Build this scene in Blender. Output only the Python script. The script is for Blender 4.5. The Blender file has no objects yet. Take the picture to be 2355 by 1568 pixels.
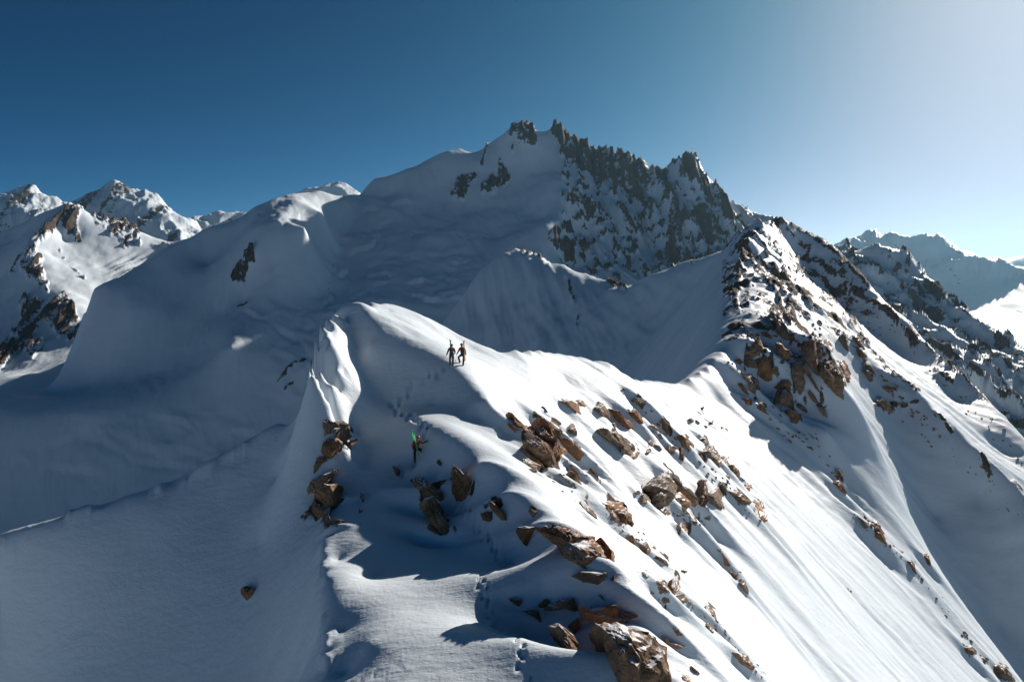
import bpy, bmesh, math, random
import numpy as np
from mathutils import Vector, Matrix

# ------------------------------------------------------------------ camera, sky, sun
F, CX, CY, HZ = 1570.0, 1177.5, 784.0, 640.0
PITCH = math.atan((CY - HZ) / F)
SUN_AZ, SUN_EL = math.radians(41.0), math.radians(24.0)

scene = bpy.context.scene
cam_data = bpy.data.cameras.new("camera")
cam = bpy.data.objects.new("camera", cam_data)
scene.collection.objects.link(cam)
cam_data.sensor_width = 36.0
cam_data.lens = F / 2355.0 * 36.0
cam_data.clip_start, cam_data.clip_end = 0.5, 200000.0
cam.location = (0, 0, 0)
cam.rotation_euler = (math.radians(90) - PITCH, 0, 0)
scene.camera = cam

world = bpy.data.worlds.new("World")
scene.world = world
world.use_nodes = True
wn = world.node_tree
wn.nodes.clear()
sky = wn.nodes.new("ShaderNodeTexSky")
sky.sky_type = 'NISHITA'
sky.sun_disc = False
sky.sun_elevation = SUN_EL
sky.sun_rotation = SUN_AZ
sky.altitude = 4000
sky.air_density = 0.35
sky.dust_density = 10.0
sky.ozone_density = 2.0
bg = wn.nodes.new("ShaderNodeBackground")
bg.inputs['Strength'].default_value = 0.05
wo = wn.nodes.new("ShaderNodeOutputWorld")
sep = wn.nodes.new("ShaderNodeSeparateColor"); comb = wn.nodes.new("ShaderNodeCombineColor")
wn.links.new(sky.outputs[0], sep.inputs[0])
for ch, (gam, gain, knee) in enumerate(((2.3, 0.22, 12.0), (1.5, 0.93, 17.0), (1.42, 0.97, 22.0))):   # deep, contrasty high-altitude sky with a soft shoulder
    pw = wn.nodes.new("ShaderNodeMath"); pw.operation = 'POWER'; pw.inputs[1].default_value = gam
    ml = wn.nodes.new("ShaderNodeMath"); ml.operation = 'MULTIPLY'; ml.inputs[1].default_value = gain
    dn = wn.nodes.new("ShaderNodeMath"); dn.operation = 'MULTIPLY_ADD'; dn.inputs[1].default_value = 1.0 / knee; dn.inputs[2].default_value = 1.0
    dv = wn.nodes.new("ShaderNodeMath"); dv.operation = 'DIVIDE'
    wn.links.new(sep.outputs[ch], pw.inputs[0]); wn.links.new(pw.outputs[0], ml.inputs[0]); wn.links.new(ml.outputs[0], dn.inputs[0])
    wn.links.new(ml.outputs[0], dv.inputs[0]); wn.links.new(dn.outputs[0], dv.inputs[1]); wn.links.new(dv.outputs[0], comb.inputs[ch])
wn.links.new(comb.outputs[0], bg.inputs[0])
wn.links.new(bg.outputs[0], wo.inputs[0])

sun_data = bpy.data.lights.new("sun", 'SUN')
sun_data.energy = 5.0
sun_data.angle = math.radians(0.53)
sun_data.color = (1.0, 0.91, 0.825)
sun = bpy.data.objects.new("sun", sun_data)
scene.collection.objects.link(sun)
SUNV = Vector((math.cos(SUN_EL) * math.sin(SUN_AZ), math.cos(SUN_EL) * math.cos(SUN_AZ), math.sin(SUN_EL)))
sun.rotation_euler = SUNV.to_track_quat('Z', 'Y').to_euler()

vs = scene.view_settings
vs.view_transform = 'Standard'
vs.look = 'None'
vs.exposure = 0.32
vs.gamma = 1.0
scene.cycles.use_denoising = True
scene.cycles.max_bounces = 6
scene.cycles.diffuse_bounces = 2
scene.cycles.volume_bounces = 0

# ------------------------------------------------------------------ helpers
rng = np.random.default_rng(7)
random.seed(7)
CP, SP = math.cos(PITCH), math.sin(PITCH)

def ray(px, py):
    """pixel of the photograph (2355 wide) -> (x/y, z/y) of its line of sight"""
    a = np.asarray(px, float) - CX
    b = CY - np.asarray(py, float)
    wy = F * CP + b * SP
    return a / wy, (-F * SP + b * CP) / wy

def pt(px, py, d):
    u, s = ray(px, py)
    return (float(u) * d, float(d), float(s) * d)

def project(x, y, z):
    fwd = y * CP - z * SP
    up = y * SP + z * CP
    return CX + F * x / fwd, CY - F * up / fwd

def ihash(ix, iy, seed):
    h = (ix.astype(np.int64) * 374761393 + iy.astype(np.int64) * 668265263 + seed * 974711) & 0xFFFFFFFF
    h = ((h ^ (h >> 13)) * 1274126177) & 0xFFFFFFFF
    return h ^ (h >> 16)

def perlin(x, y, seed=0):
    x = np.asarray(x, float); y = np.asarray(y, float)
    ix = np.floor(x); iy = np.floor(y)
    fx = x - ix; fy = y - iy
    u = fx * fx * fx * (fx * (fx * 6 - 15) + 10); v = fy * fy * fy * (fy * (fy * 6 - 15) + 10)
    def g(dx, dy):
        a = ihash(ix + dx, iy + dy, seed).astype(float) * (2 * math.pi / 4294967296.0)
        return np.cos(a) * (fx - dx) + np.sin(a) * (fy - dy)
    a = g(0, 0); b = g(1, 0); c = g(0, 1); d = g(1, 1)
    return (a + u * (b - a) + v * ((c + u * (d - c)) - (a + u * (b - a)))) * 1.5

def fbm(x, y, octv=4, seed=0, gain=0.5):
    r = 0; a = 1.0
    for i in range(octv):
        r = r + a * perlin(x, y, seed + i * 17); a *= gain; x = x * 2.03 + 5.1; y = y * 2.03 - 3.7
    return r

def ridged(x, y, octv=4, seed=0, gain=0.5):
    r = 0; a = 1.0
    for i in range(octv):
        r = r + a * (1 - 2 * np.abs(perlin(x, y, seed + i * 17))); a *= gain; x = x * 2.1 + 2.3; y = y * 2.1 + 8.9
    return r

def cells(x, y, seed=0):
    """F1 distance and a value of the nearest cell: blocky rock relief"""
    ix = np.floor(x); iy = np.floor(y)
    best = np.full(x.shape, 9.0); val = np.zeros(x.shape)
    for dx in (-1, 0, 1):
        for dy in (-1, 0, 1):
            h = ihash(ix + dx, iy + dy, seed)
            px = ix + dx + (h & 1023) / 1023.0; py = iy + dy + ((h >> 10) & 1023) / 1023.0
            d = np.hypot(px - x, py - y)
            m = d < best
            best = np.where(m, d, best); val = np.where(m, ((h >> 20) & 1023) / 1023.0, val)
    return best, val

def smooth(a, b, x):
    t = np.clip((x - a) / (b - a), 0, 1)
    return t * t * (3 - 2 * t)

def dense(line, step):
    """line of (px, py, d) -> world points every `step` pixels"""
    out = []
    for (a, b) in zip(line[:-1], line[1:]):
        n = max(1, int(math.hypot(a[0] - b[0], a[1] - b[1]) / step))
        A, B = np.array(pt(*a)), np.array(pt(*b))
        for i in range(n):
            out.append(A + (B - A) * i / n)
    out.append(np.array(pt(*line[-1])))
    return out

def field(lines, points=(), worldpts=(), step=22.0, lam=0.0):
    """height field z(x, y) through ridge lines and points (linear radial basis)"""
    P = []
    for ln in lines:
        line, back = ln if isinstance(ln, tuple) else (ln, None)
        d = dense(line, step)
        P += d
        if back:
            for q in d:
                for (dx, dy, dz) in back:
                    P.append(q + np.array((dx, dy, dz)))
    P += [np.array(pt(*p)) for p in points]
    P += [np.array(p, float) for p in worldpts]
    P = np.array(P)
    key = np.round(P[:, :2] / (1e-3 * np.abs(P[:, 1]).max() * 0.05 + 1e-6)).astype(int)
    _, idx = np.unique(key, axis=0, return_index=True)
    P = P[np.sort(idx)]
    n = len(P)
    D = np.hypot(P[:, None, 0] - P[None, :, 0], P[:, None, 1] - P[None, :, 1])
    A = np.zeros((n + 3, n + 3))
    A[:n, :n] = D + lam * np.eye(n)
    A[:n, n] = 1; A[:n, n + 1] = P[:, 0]; A[:n, n + 2] = P[:, 1]
    A[n:, :n] = A[:n, n:].T
    sc = max(np.abs(P[:, :2]).max(), 1)
    A[:, n + 1:] /= sc; A[n + 1:, :] /= sc
    w = np.linalg.lstsq(A, np.concatenate([P[:, 2], np.zeros(3)]), rcond=None)[0] if n < 4 else np.linalg.solve(A + np.eye(n + 3) * 1e-9, np.concatenate([P[:, 2], np.zeros(3)]))
    Px = P[:, 0].astype(np.float32); Py = P[:, 1].astype(np.float32); wf = w[:n].astype(np.float32)
    def h(x, y):
        sh = x.shape; x = x.ravel(); y = y.ravel()
        out = np.empty(x.size)
        xf = x.astype(np.float32); yf = y.astype(np.float32)
        for i in range(0, x.size, 8192):
            dx = xf[i:i + 8192, None] - Px; dy = yf[i:i + 8192, None] - Py
            out[i:i + 8192] = np.sqrt(dx * dx + dy * dy) @ wf
        out += w[n] + (w[n + 1] * x + w[n + 2] * y) / (sc)
        return out.reshape(sh)
    return h

def in_poly(px, py, poly):
    inside = np.zeros(px.shape, bool)
    n = len(poly)
    for i in range(n):
        x1, y1 = poly[i]; x2, y2 = poly[(i + 1) % n]
        c = ((y1 > py) != (y2 > py)) & (px < (x2 - x1) * (py - y1) / ((y2 - y1) + 1e-9) + x1)
        inside ^= c
    return inside

def strip_mask(px, py, line, w):
    best = np.full(px.shape, 1e9)
    for (a, b) in zip(line[:-1], line[1:]):
        ax, ay = a; bx, by = b
        L = (bx - ax) ** 2 + (by - ay) ** 2
        t = np.clip(((px - ax) * (bx - ax) + (py - ay) * (by - ay)) / L, 0, 1)
        best = np.minimum(best, np.hypot(px - ax - t * (bx - ax), py - ay - t * (by - ay)))
    return np.clip(1.3 - best / w, 0, 1)

def step_relief(px, py, line, A, w):
    """a break of slope (ice cliff, crevasse lip) along a line: one side raised, the other lowered"""
    best = np.full(px.shape, 1e9); sg = np.zeros(px.shape)
    for (a, b) in zip(line[:-1], line[1:]):
        vx, vy = b[0] - a[0], b[1] - a[1]
        t = np.clip(((px - a[0]) * vx + (py - a[1]) * vy) / (vx * vx + vy * vy), 0, 1)
        dx, dy = px - a[0] - t * vx, py - a[1] - t * vy
        d = np.hypot(dx, dy); m = d < best
        best = np.where(m, d, best); sg = np.where(m, np.sign(vx * dy - vy * dx), sg)
    return -A * np.tanh(sg * best / 2.5) * np.exp(-best / w)

def blur(a, k=1):
    for _ in range(k):
        b = np.pad(a, 1, mode='edge')
        a = (b[:-2, 1:-1] + b[2:, 1:-1] + b[1:-1, :-2] + b[1:-1, 2:] + 2 * b[1:-1, 1:-1]) / 6
    return a

# ------------------------------------------------------------------ materials
def new_mat(name):
    m = bpy.data.materials.new(name); m.use_nodes = True
    nt = m.node_tree; nt.nodes.clear()
    return m, nt

def node(nt, t, **kw):
    n = nt.nodes.new(t)
    for k, v in kw.items():
        if k in n.inputs.keys():
            n.inputs[k].default_value = v
        else:
            setattr(n, k, v)
    return n

def math_node(nt, op, a, b=None, clamp=False):
    n = nt.nodes.new("ShaderNodeMath"); n.operation = op; n.use_clamp = clamp
    for i, v in enumerate((a, b)):
        if v is None: continue
        if isinstance(v, (int, float)): n.inputs[i].default_value = v
        else: nt.links.new(v, n.inputs[i])
    return n.outputs[0]

def noise_tex(nt, vec, scale, detail=4, rough=0.55, mapping=None):
    if mapping:
        mp = nt.nodes.new("ShaderNodeMapping")
        mp.inputs['Rotation'].default_value = mapping[0]; mp.inputs['Scale'].default_value = mapping[1]
        nt.links.new(vec, mp.inputs['Vector']); vec = mp.outputs[0]
    n = node(nt, "ShaderNodeTexNoise", Scale=scale, Detail=detail, Roughness=rough)
    nt.links.new(vec, n.inputs['Vector'])
    return n.outputs['Fac']

def ramp(nt, fac, stops):
    r = nt.nodes.new("ShaderNodeValToRGB")
    e = r.color_ramp.elements
    while len(e) > 1: e.remove(e[-1])
    e[0].position, e[0].color = stops[0][0], (*stops[0][1], 1)
    for p, c in stops[1:]:
        q = e.new(p); q.color = (*c, 1)
    nt.links.new(fac, r.inputs[0])
    return r.outputs[0]

def terrain_mat(name, s, bump=1.0, rock_cols=((0.05, 0.039, 0.031), (0.17, 0.125, 0.092), (0.30, 0.22, 0.165)), edge=0.35, sastrugi=True):
    """snow with rock where the 'rock' attribute says so; s = typical detail size in metres"""
    m, nt = new_mat(name)
    L = nt.links
    out = nt.nodes.new("ShaderNodeOutputMaterial")
    geo = nt.nodes.new("ShaderNodeNewGeometry")
    pos = geo.outputs['Position']
    att = nt.nodes.new("ShaderNodeAttribute"); att.attribute_name = "rock"
    n_edge = noise_tex(nt, pos, 0.6 / s, 5, 0.65)
    mask = math_node(nt, 'ADD', att.outputs['Fac'], math_node(nt, 'MULTIPLY', math_node(nt, 'SUBTRACT', n_edge, 0.5), 1.5))
    mask = math_node(nt, 'MULTIPLY', math_node(nt, 'SUBTRACT', mask, 0.5), 9.0, True)
    gate = math_node(nt, 'GREATER_THAN', att.outputs['Fac'], 0.02)
    mask = math_node(nt, 'MULTIPLY', mask, gate)
    # snow
    n1 = noise_tex(nt, pos, 0.25 / s, 5, 0.6, ((0, 0, math.radians(22)), (0.5, 1.5, 1.0)))
    n2 = noise_tex(nt, pos, 1.6 / s, 4, 0.6, ((0, 0, math.radians(18)), (0.6, 1.4, 1.0)))
    n3 = noise_tex(nt, pos, 6.0 / s, 3, 0.6)
    h = math_node(nt, 'ADD', math_node(nt, 'MULTIPLY', n1, 0.16 * s), math_node(nt, 'MULTIPLY', n2, 0.06 * s))
    h = math_node(nt, 'ADD', h, math_node(nt, 'MULTIPLY', n3, 0.02 * s))
    bs = node(nt, "ShaderNodeBump", Strength=0.5 * bump, Distance=1.0); L.new(h, bs.inputs['Height'])
    snow = nt.nodes.new("ShaderNodeBsdfPrincipled")
    L.new(ramp(nt, n1, [(0.3, (0.68, 0.77, 0.83)), (0.7, (0.745, 0.825, 0.885))]), snow.inputs['Base Color'])
    snow.inputs['Roughness'].default_value = 0.55
    snow.inputs['Specular IOR Level'].default_value = 0.25
    L.new(bs.outputs[0], snow.inputs['Normal'])
    # rock
    r1 = noise_tex(nt, pos, 0.5 / s, 6, 0.65)
    r2 = noise_tex(nt, pos, 2.2 / s, 5, 0.7)
    vor = node(nt, "ShaderNodeTexVoronoi", Scale=0.45 / s); L.new(pos, vor.inputs['Vector'])
    rock = nt.nodes.new("ShaderNodeBsdfPrincipled")
    L.new(ramp(nt, math_node(nt, 'ADD', math_node(nt, 'MULTIPLY', r1, 0.65), math_node(nt, 'MULTIPLY', r2, 0.35)), [(0.32, rock_cols[0]), (0.5, rock_cols[1]), (0.7, rock_cols[2])]), rock.inputs['Base Color'])
    rock.inputs['Roughness'].default_value = 0.85
    rock.inputs['Specular IOR Level'].default_value = 0.2
    hr = math_node(nt, 'ADD', math_node(nt, 'MULTIPLY', r2, 0.9 * s), math_node(nt, 'MULTIPLY', vor.outputs['Distance'], 0.5 * s))
    br = node(nt, "ShaderNodeBump", Strength=0.9, Distance=1.0); L.new(hr, br.inputs['Height'])
    L.new(br.outputs[0], rock.inputs['Normal'])
    mix = nt.nodes.new("ShaderNodeMixShader")
    L.new(mask, mix.inputs[0]); L.new(snow.outputs[0], mix.inputs[1]); L.new(rock.outputs[0], mix.inputs[2])
    L.new(mix.outputs[0], out.inputs['Surface'])
    return m

# ------------------------------------------------------------------ terrain meshes
class Terrain:
    pass

def build_terrain(name, hfun, u0, u1, nu, y0, y1, ny, mat, detail=None, rocks=None, keep=None):
    """one sheet of terrain: a fan-shaped grid whose height is z(x, y)"""
    us = np.linspace(u0, u1, nu); ys = np.exp(np.linspace(math.log(y0), math.log(y1), ny))
    U, Y = np.meshgrid(us, ys)
    X = U * Y
    Z = hfun(X, Y)
    R = np.zeros_like(Z)
    if rocks is not None:
        px, py = project(X, Y, Z)
        R = rocks(px, py, X, Y, Z)
    if detail is not None:
        Z = detail(X, Y, Z, R)
    idx = np.arange(nu * ny).reshape(ny, nu)
    q = np.stack([idx[:-1, :-1], idx[:-1, 1:], idx[1:, 1:], idx[1:, :-1]], -1).reshape(-1, 4)
    if keep is not None:
        k = keep(X, Y, Z)
        kq = (k[:-1, :-1] & k[:-1, 1:] & k[1:, 1:] & k[1:, :-1]).ravel()
        q = q[kq]
    used = np.zeros(nu * ny, bool); used[q.ravel()] = True
    remap = np.cumsum(used) - 1
    co = np.stack([X, Y, Z], -1).reshape(-1, 3)[used]
    q = remap[q]
    me = bpy.data.meshes.new(name)
    me.vertices.add(len(co)); me.vertices.foreach_set("co", co.ravel())
    me.loops.add(q.size); me.loops.foreach_set("vertex_index", q.ravel().astype(np.int32))
    me.polygons.add(len(q)); me.polygons.foreach_set("loop_start", np.arange(0, q.size, 4, dtype=np.int32))
    me.polygons.foreach_set("use_smooth", np.ones(len(q), bool))
    me.update(calc_edges=True)
    a = me.attributes.new("rock", 'FLOAT', 'POINT'); a.data.foreach_set("value", R.ravel()[used].astype(np.float32))
    me.materials.append(mat)
    o = bpy.data.objects.new(name, me); scene.collection.objects.link(o)
    o["kind"] = "structure"
    t = Terrain(); t.obj = o; t.us = us; t.ys = ys; t.Z = Z; t.X = X; t.Y = Y
    return t

def hit(t, px, py, dmin=0.0):
    """depth at which the line of sight through a pixel meets the terrain"""
    u, s = ray(px, py)
    c = (float(u) - t.us[0]) / (t.us[1] - t.us[0])
    i = int(np.clip(math.floor(c), 0, len(t.us) - 2)); f = c - i
    col = t.Z[:, i] * (1 - f) + t.Z[:, i + 1] * f
    over = (col / t.ys >= float(s)) & (t.ys > dmin)
    if not over.any(): return None
    k = int(np.argmax(over))
    if k == 0: return float(t.ys[0])
    a = col[k - 1] / t.ys[k - 1] - s; b = col[k] / t.ys[k] - s
    w = float(np.clip(-a / (b - a + 1e-12), 0, 1))
    return float(t.ys[k - 1] + (t.ys[k] - t.ys[k - 1]) * w)

def height(t, x, y):
    c = (x / y - t.us[0]) / (t.us[1] - t.us[0])
    r = (math.log(y) - math.log(t.ys[0])) / (math.log(t.ys[1]) - math.log(t.ys[0]))
    i = int(np.clip(math.floor(c), 0, len(t.us) - 2)); j = int(np.clip(math.floor(r), 0, len(t.ys) - 2))
    f = min(max(c - i, 0), 1); g = min(max(r - j, 0), 1)
    Z = t.Z
    return float((Z[j, i] * (1 - f) + Z[j, i + 1] * f) * (1 - g) + (Z[j + 1, i] * (1 - f) + Z[j + 1, i + 1] * f) * g)

def normal(t, x, y, e=0.6):
    zx = (height(t, x + e, y) - height(t, x - e, y)) / (2 * e)
    zy = (height(t, x, y + e) - height(t, x, y - e)) / (2 * e)
    return Vector((-zx, -zy, 1)).normalized()

# ---- near snow ridge and the rocky ridge it runs into
crestA = [(770, 716, 61), (800, 708, 60.5), (830, 703, 60), (864, 752, 57.6), (912, 773, 56.8), (962, 796, 56), (1020, 830, 54.6), (1057, 857, 53.4), (1088, 884, 52.4), (1121, 925, 50.5)]
dome_sky = ([(850, 697, 64.5), (900, 700, 66.5), (980, 729, 69), (1060, 773, 70), (1150, 812, 70)], [(0, 2.5, -0.5), (0, 7, -2.6), (0, 14, -8), (0, 40, -36)])
dome_mid = [(838, 706, 62), (870, 725, 61), (930, 745, 61.5), (1000, 778, 61.5), (1070, 815, 61.5), (1140, 850, 61.5)]
dome_mid2 = [(875, 711, 63.8), (935, 728, 65), (1010, 765, 66), (1080, 800, 66.5)]
knoll_sky = ([(1150, 812, 70), (1185, 803, 72), (1220, 803, 75), (1300, 815, 82), (1380, 845, 93), (1440, 873, 105), (1500, 880, 117), (1560, 886, 130)], [(-2, 12, -9), (-12, 50, -60)])
wall_mid = [(850, 800, 55.6), (900, 840, 54.6), (960, 870, 53.6), (1030, 905, 52.0)]
wall_base = [(860, 905, 52.2), (905, 928, 51.8), (960, 930, 51.6), (1060, 935, 50.8)]
groove = [(797, 722, 60.0), (815, 780, 57.2), (828, 840, 54.6), (845, 890, 52.6), (880, 935, 51.0)]
cornice = ([(762, 715, 58.6), (748, 727, 56.1), (735, 745, 54.2), (722, 768, 52.2), (716, 785, 50.9), (711, 830, 48.5), (717, 860, 47.5), (735, 880, 47.4), (745, 905, 46.9), (757, 924, 46.6)], [(-0.2, 0.7, -5), (-2.5, 5, -20), (-9, 10, -50)])
spur = ([(757, 927, 47.4), (720, 965, 49.0), (640, 1003, 49.5), (560, 1040, 49), (470, 1080, 48.5), (400, 1112, 48), (300, 1140, 47.5), (200, 1175, 47), (100, 1210, 46), (0, 1252, 45), (-200, 1350, 44)], [(-1, 3, -3.2), (-6, 22, -34), (-20, 70, -120)])
rim = [(757, 1215, 38.5), (740, 1260, 36.8), (735, 1320, 33.7), (738, 1400, 30.6), (745, 1470, 28.5), (755, 1568, 25.6), (770, 1720, 21.5)]
crestB = [(908, 942, 51), (962, 979, 47.2), (1013, 1006, 44.8), (1064, 1040, 42.5), (1098, 1074, 40.8), (1148, 1111, 38.9), (1182, 1165, 36.3), (1230, 1195, 34.8), (1300, 1235, 32.4), (1380, 1300, 30.6), (1450, 1400, 28), (1520, 1500, 26), (1570, 1568, 24.6), (1650, 1720, 22)]
Fa = [(1121, 925, 50.5), (1200, 960, 54), (1300, 1050, 53), (1400, 1150, 49), (1500, 1270, 44.5), (1620, 1400, 40), (1760, 1568, 36), (1880, 1720, 33)]
Fb = [(1220, 803, 75), (1300, 880, 75), (1400, 965, 72), (1600, 1180, 66), (1760, 1380, 60), (1900, 1568, 56), (2050, 1750, 52)]
Fc = [(1440, 873, 105), (1640, 1050, 100), (1830, 1240, 92), (2100, 1568, 80), (2250, 1750, 76)]
Fd = [(1560, 886, 130), (1700, 990, 128), (1850, 1130, 122), (2000, 1280, 116), (2240, 1568, 104), (2400, 1750, 98)]
R2 = ([(1900, 800, 164), (1940, 880, 156), (1965, 920, 152), (2000, 1000, 150), (2060, 1130, 146), (2140, 1270, 140), (2220, 1400, 134), (2350, 1568, 126), (2480, 1720, 120)], [(6, 8, -9)])
R3 = ([(1860, 686, 262), (1880, 722, 250), (1923, 729, 245), (1963, 762, 236), (1990, 806, 226), (2043, 852, 216), (2116, 905, 206), (2200, 985, 196), (2355, 1140, 178), (2480, 1265, 166)], [(8, 10, -12)])
R4 = ([(1800, 503, 470), (1840, 530, 476), (1870, 550, 480), (1925, 580, 470), (1980, 636, 440), (2037, 696, 410), (2087, 736, 395), (2136, 793, 375), (2203, 856, 350), (2270, 922, 330), (2355, 1010, 305), (2480, 1140, 275)], [(15, 25, -28), (80, 160, -190)])
crest_up = [(1560, 886, 130), (1610, 855, 138), (1660, 815, 150), (1655, 740, 180), (1665, 680, 212), (1690, 630, 250), (1705, 575, 310), (1745, 507, 430), (1770, 515, 450), (1800, 503, 470)]
outcrop = [(1620, 860, 140), (1690, 830, 150), (1740, 790, 160), (1765, 735, 174), (1800, 770, 170), (1870, 778, 166), (1900, 800, 164)]
nlines = [dome_mid, dome_mid2, crestA, dome_sky, knoll_sky, wall_mid, wall_base, groove, cornice, spur, rim, crestB, Fa, Fb, Fc, Fd, R2, R3, R4, crest_up, outcrop]
npoints = [
    (740, 800, 51.5), (735, 840, 49.2), (750, 760, 54.3), (780, 810, 53.3), (775, 890, 49.0), (800, 800, 55.1), (765, 780, 54.05), (770, 850, 50.6), (790, 860, 51.2), (785, 760, 56.6), (760, 890, 48.2),
    # left bowl
    (0, 1400, 44.2), (300, 1400, 42.2), (600, 1400, 38.6), (0, 1568, 42.6), (300, 1568, 39.6), (600, 1568, 34.6), (300, 1250, 45), (600, 1250, 43.2), (690, 1250, 40.4), (640, 1100, 46.8), (700, 1010, 49), (500, 1150, 46.4), (-150, 1500, 43), (0, 1750, 41), (300, 1750, 37), (600, 1750, 31), (690, 1400, 34), (690, 1568, 29.3), (-200, 1750, 40), (710, 1320, 36),
    # skier slope, foreground hump
    (860, 1330, 33.3), (960, 1320, 33.0), (1050, 1400, 28.9), (950, 1400, 29.2), (850, 1480, 26.7), (790, 1450, 28.8), (795, 1550, 26.1), (1000, 1568, 23.9), (1200, 1568, 23.7), (1200, 1480, 25.9), (900, 1720, 21), (1200, 1720, 21), (1400, 1720, 21),
    (830, 1168, 40.5), (900, 1150, 41), (957, 1065, 45), (900, 1040, 46.3), (1000, 1120, 42.6), (860, 1100, 43.8), (905, 985, 48.6), (1060, 1150, 40.4), (1100, 1230, 36.6), (1180, 1300, 33.2), (1250, 1400, 29.3), (1330, 1480, 26.6), (780, 1290, 35.2),
    (760, 965, 50), (760, 1040, 47.4), (755, 1120, 44), (740, 1200, 39.8), (820, 1000, 48.8), (840, 1060, 46.2),
    # lit band
    (1000, 935, 51.5), (1100, 965, 49.5), (1150, 1010, 47.5), (1210, 1060, 44.5), (1280, 1130, 41), (1350, 1200, 37.8), (1430, 1320, 34), (1520, 1440, 31),
    # outcrop and gullies
    (1750, 900, 150), (1850, 960, 148), (1680, 900, 142), (1900, 1000, 140), (1650, 930, 134), (1950, 1130, 134),
    (2065, 1000, 193), (2150, 1190, 178), (2300, 1440, 158), (2400, 1600, 146), (2000, 890, 206), (2100, 960, 200), (2250, 1150, 182),
    (1840, 600, 458), (1900, 650, 440), (1890, 705, 425), (1950, 720, 415), (2000, 770, 385), (2060, 800, 378), (2100, 850, 360), (2200, 930, 325), (2300, 1040, 290), (2355, 1080, 280), (1760, 600, 380), (1780, 680, 330), (1730, 700, 270), (1820, 730, 285), (1850, 640, 400),
    (1560, 868, 215), (1505, 878, 232), (1600, 770, 222), (1640, 720, 205),
]
nworld = [(-150, 200, -210), (-225, 300, -270), (-300, 400, -300), (-450, 600, -330), (-100, 130, -140), (-500, 700, -350), (20, 270, -95), (40, 330, -110), (-30, 150, -110), (-60, 250, -190), (80, 420, -95), (-120, 300, -230), (110, 560, -60), (0, 600, -200), (-80, 80, -90), (-60, 60, -52), (-80, 45, -48), (-70, 30, -50),
          (150, 60, -140), (110, 40, -105), (70, 25, -66), (45, 15, -44), (260, 200, -190), (330, 260, -210), (500, 500, -200), (-30, 15, -32), (-15, 10, -24), (0, 10, -18), (10, 10, -19), (600, 700, -260), (0, 700, -260), (300, 700, -150)]
H_near = field(nlines, npoints, nworld, step=20)

TRAILS = [([(1215, 1600), (1205, 1540), (1190, 1490), (1165, 1450), (1140, 1420), (1115, 1375), (1100, 1335)], 0.3), ([(1165, 1300), (1140, 1265), (1110, 1225), (1070, 1190), (1040, 1165)], 0.3),
          ([(985, 990), (962, 970), (940, 955), (915, 950), (905, 940)], 0.4), ([(905, 935), (940, 900), (975, 872), (1010, 855), (1040, 846)], 0.45), ([(950, 1070), (930, 1090), (925, 1110)], 0.5)]
def ROCK_OUTLINES():
    for crop, ol, mi, label in BOULDERS: yield crop, ol
    for crop, lst in OUTCROPS.items():
        for ol in lst: yield crop, ol
CROPS = {'c2': (1900, 1880, 700 / 2355), 'c3': (1900, 1500, 500 / 2355), 'c4': (2350, 1450, 600 / 2352), 'c5': (2750, 1150, 600 / 2091), 'c6': (1080, 1500, 720 / 2016),
         'q6': (1080, 1500, 720 / 2016), 'c7': (1080, 1700, 1280 / 2342), 'c8': (2360, 1700, 1480 / 2355), 'p': (0, 0, 2355 / 2355 * 1.6306)}

def outline_px(crop, pts):
    ox, oy, sc = CROPS[crop]
    o = [((ox + x * sc) / 1.6306, (oy + y * sc) / 1.6306) for x, y in pts]
    gs = 1.16 if crop == 'c5' else 1.06
    mx = sum(p[0] for p in o) / len(o); my = sum(p[1] for p in o) / len(o)
    return [(mx + (x - mx) * gs, my + (y - my) * gs) for x, y in o]

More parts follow.
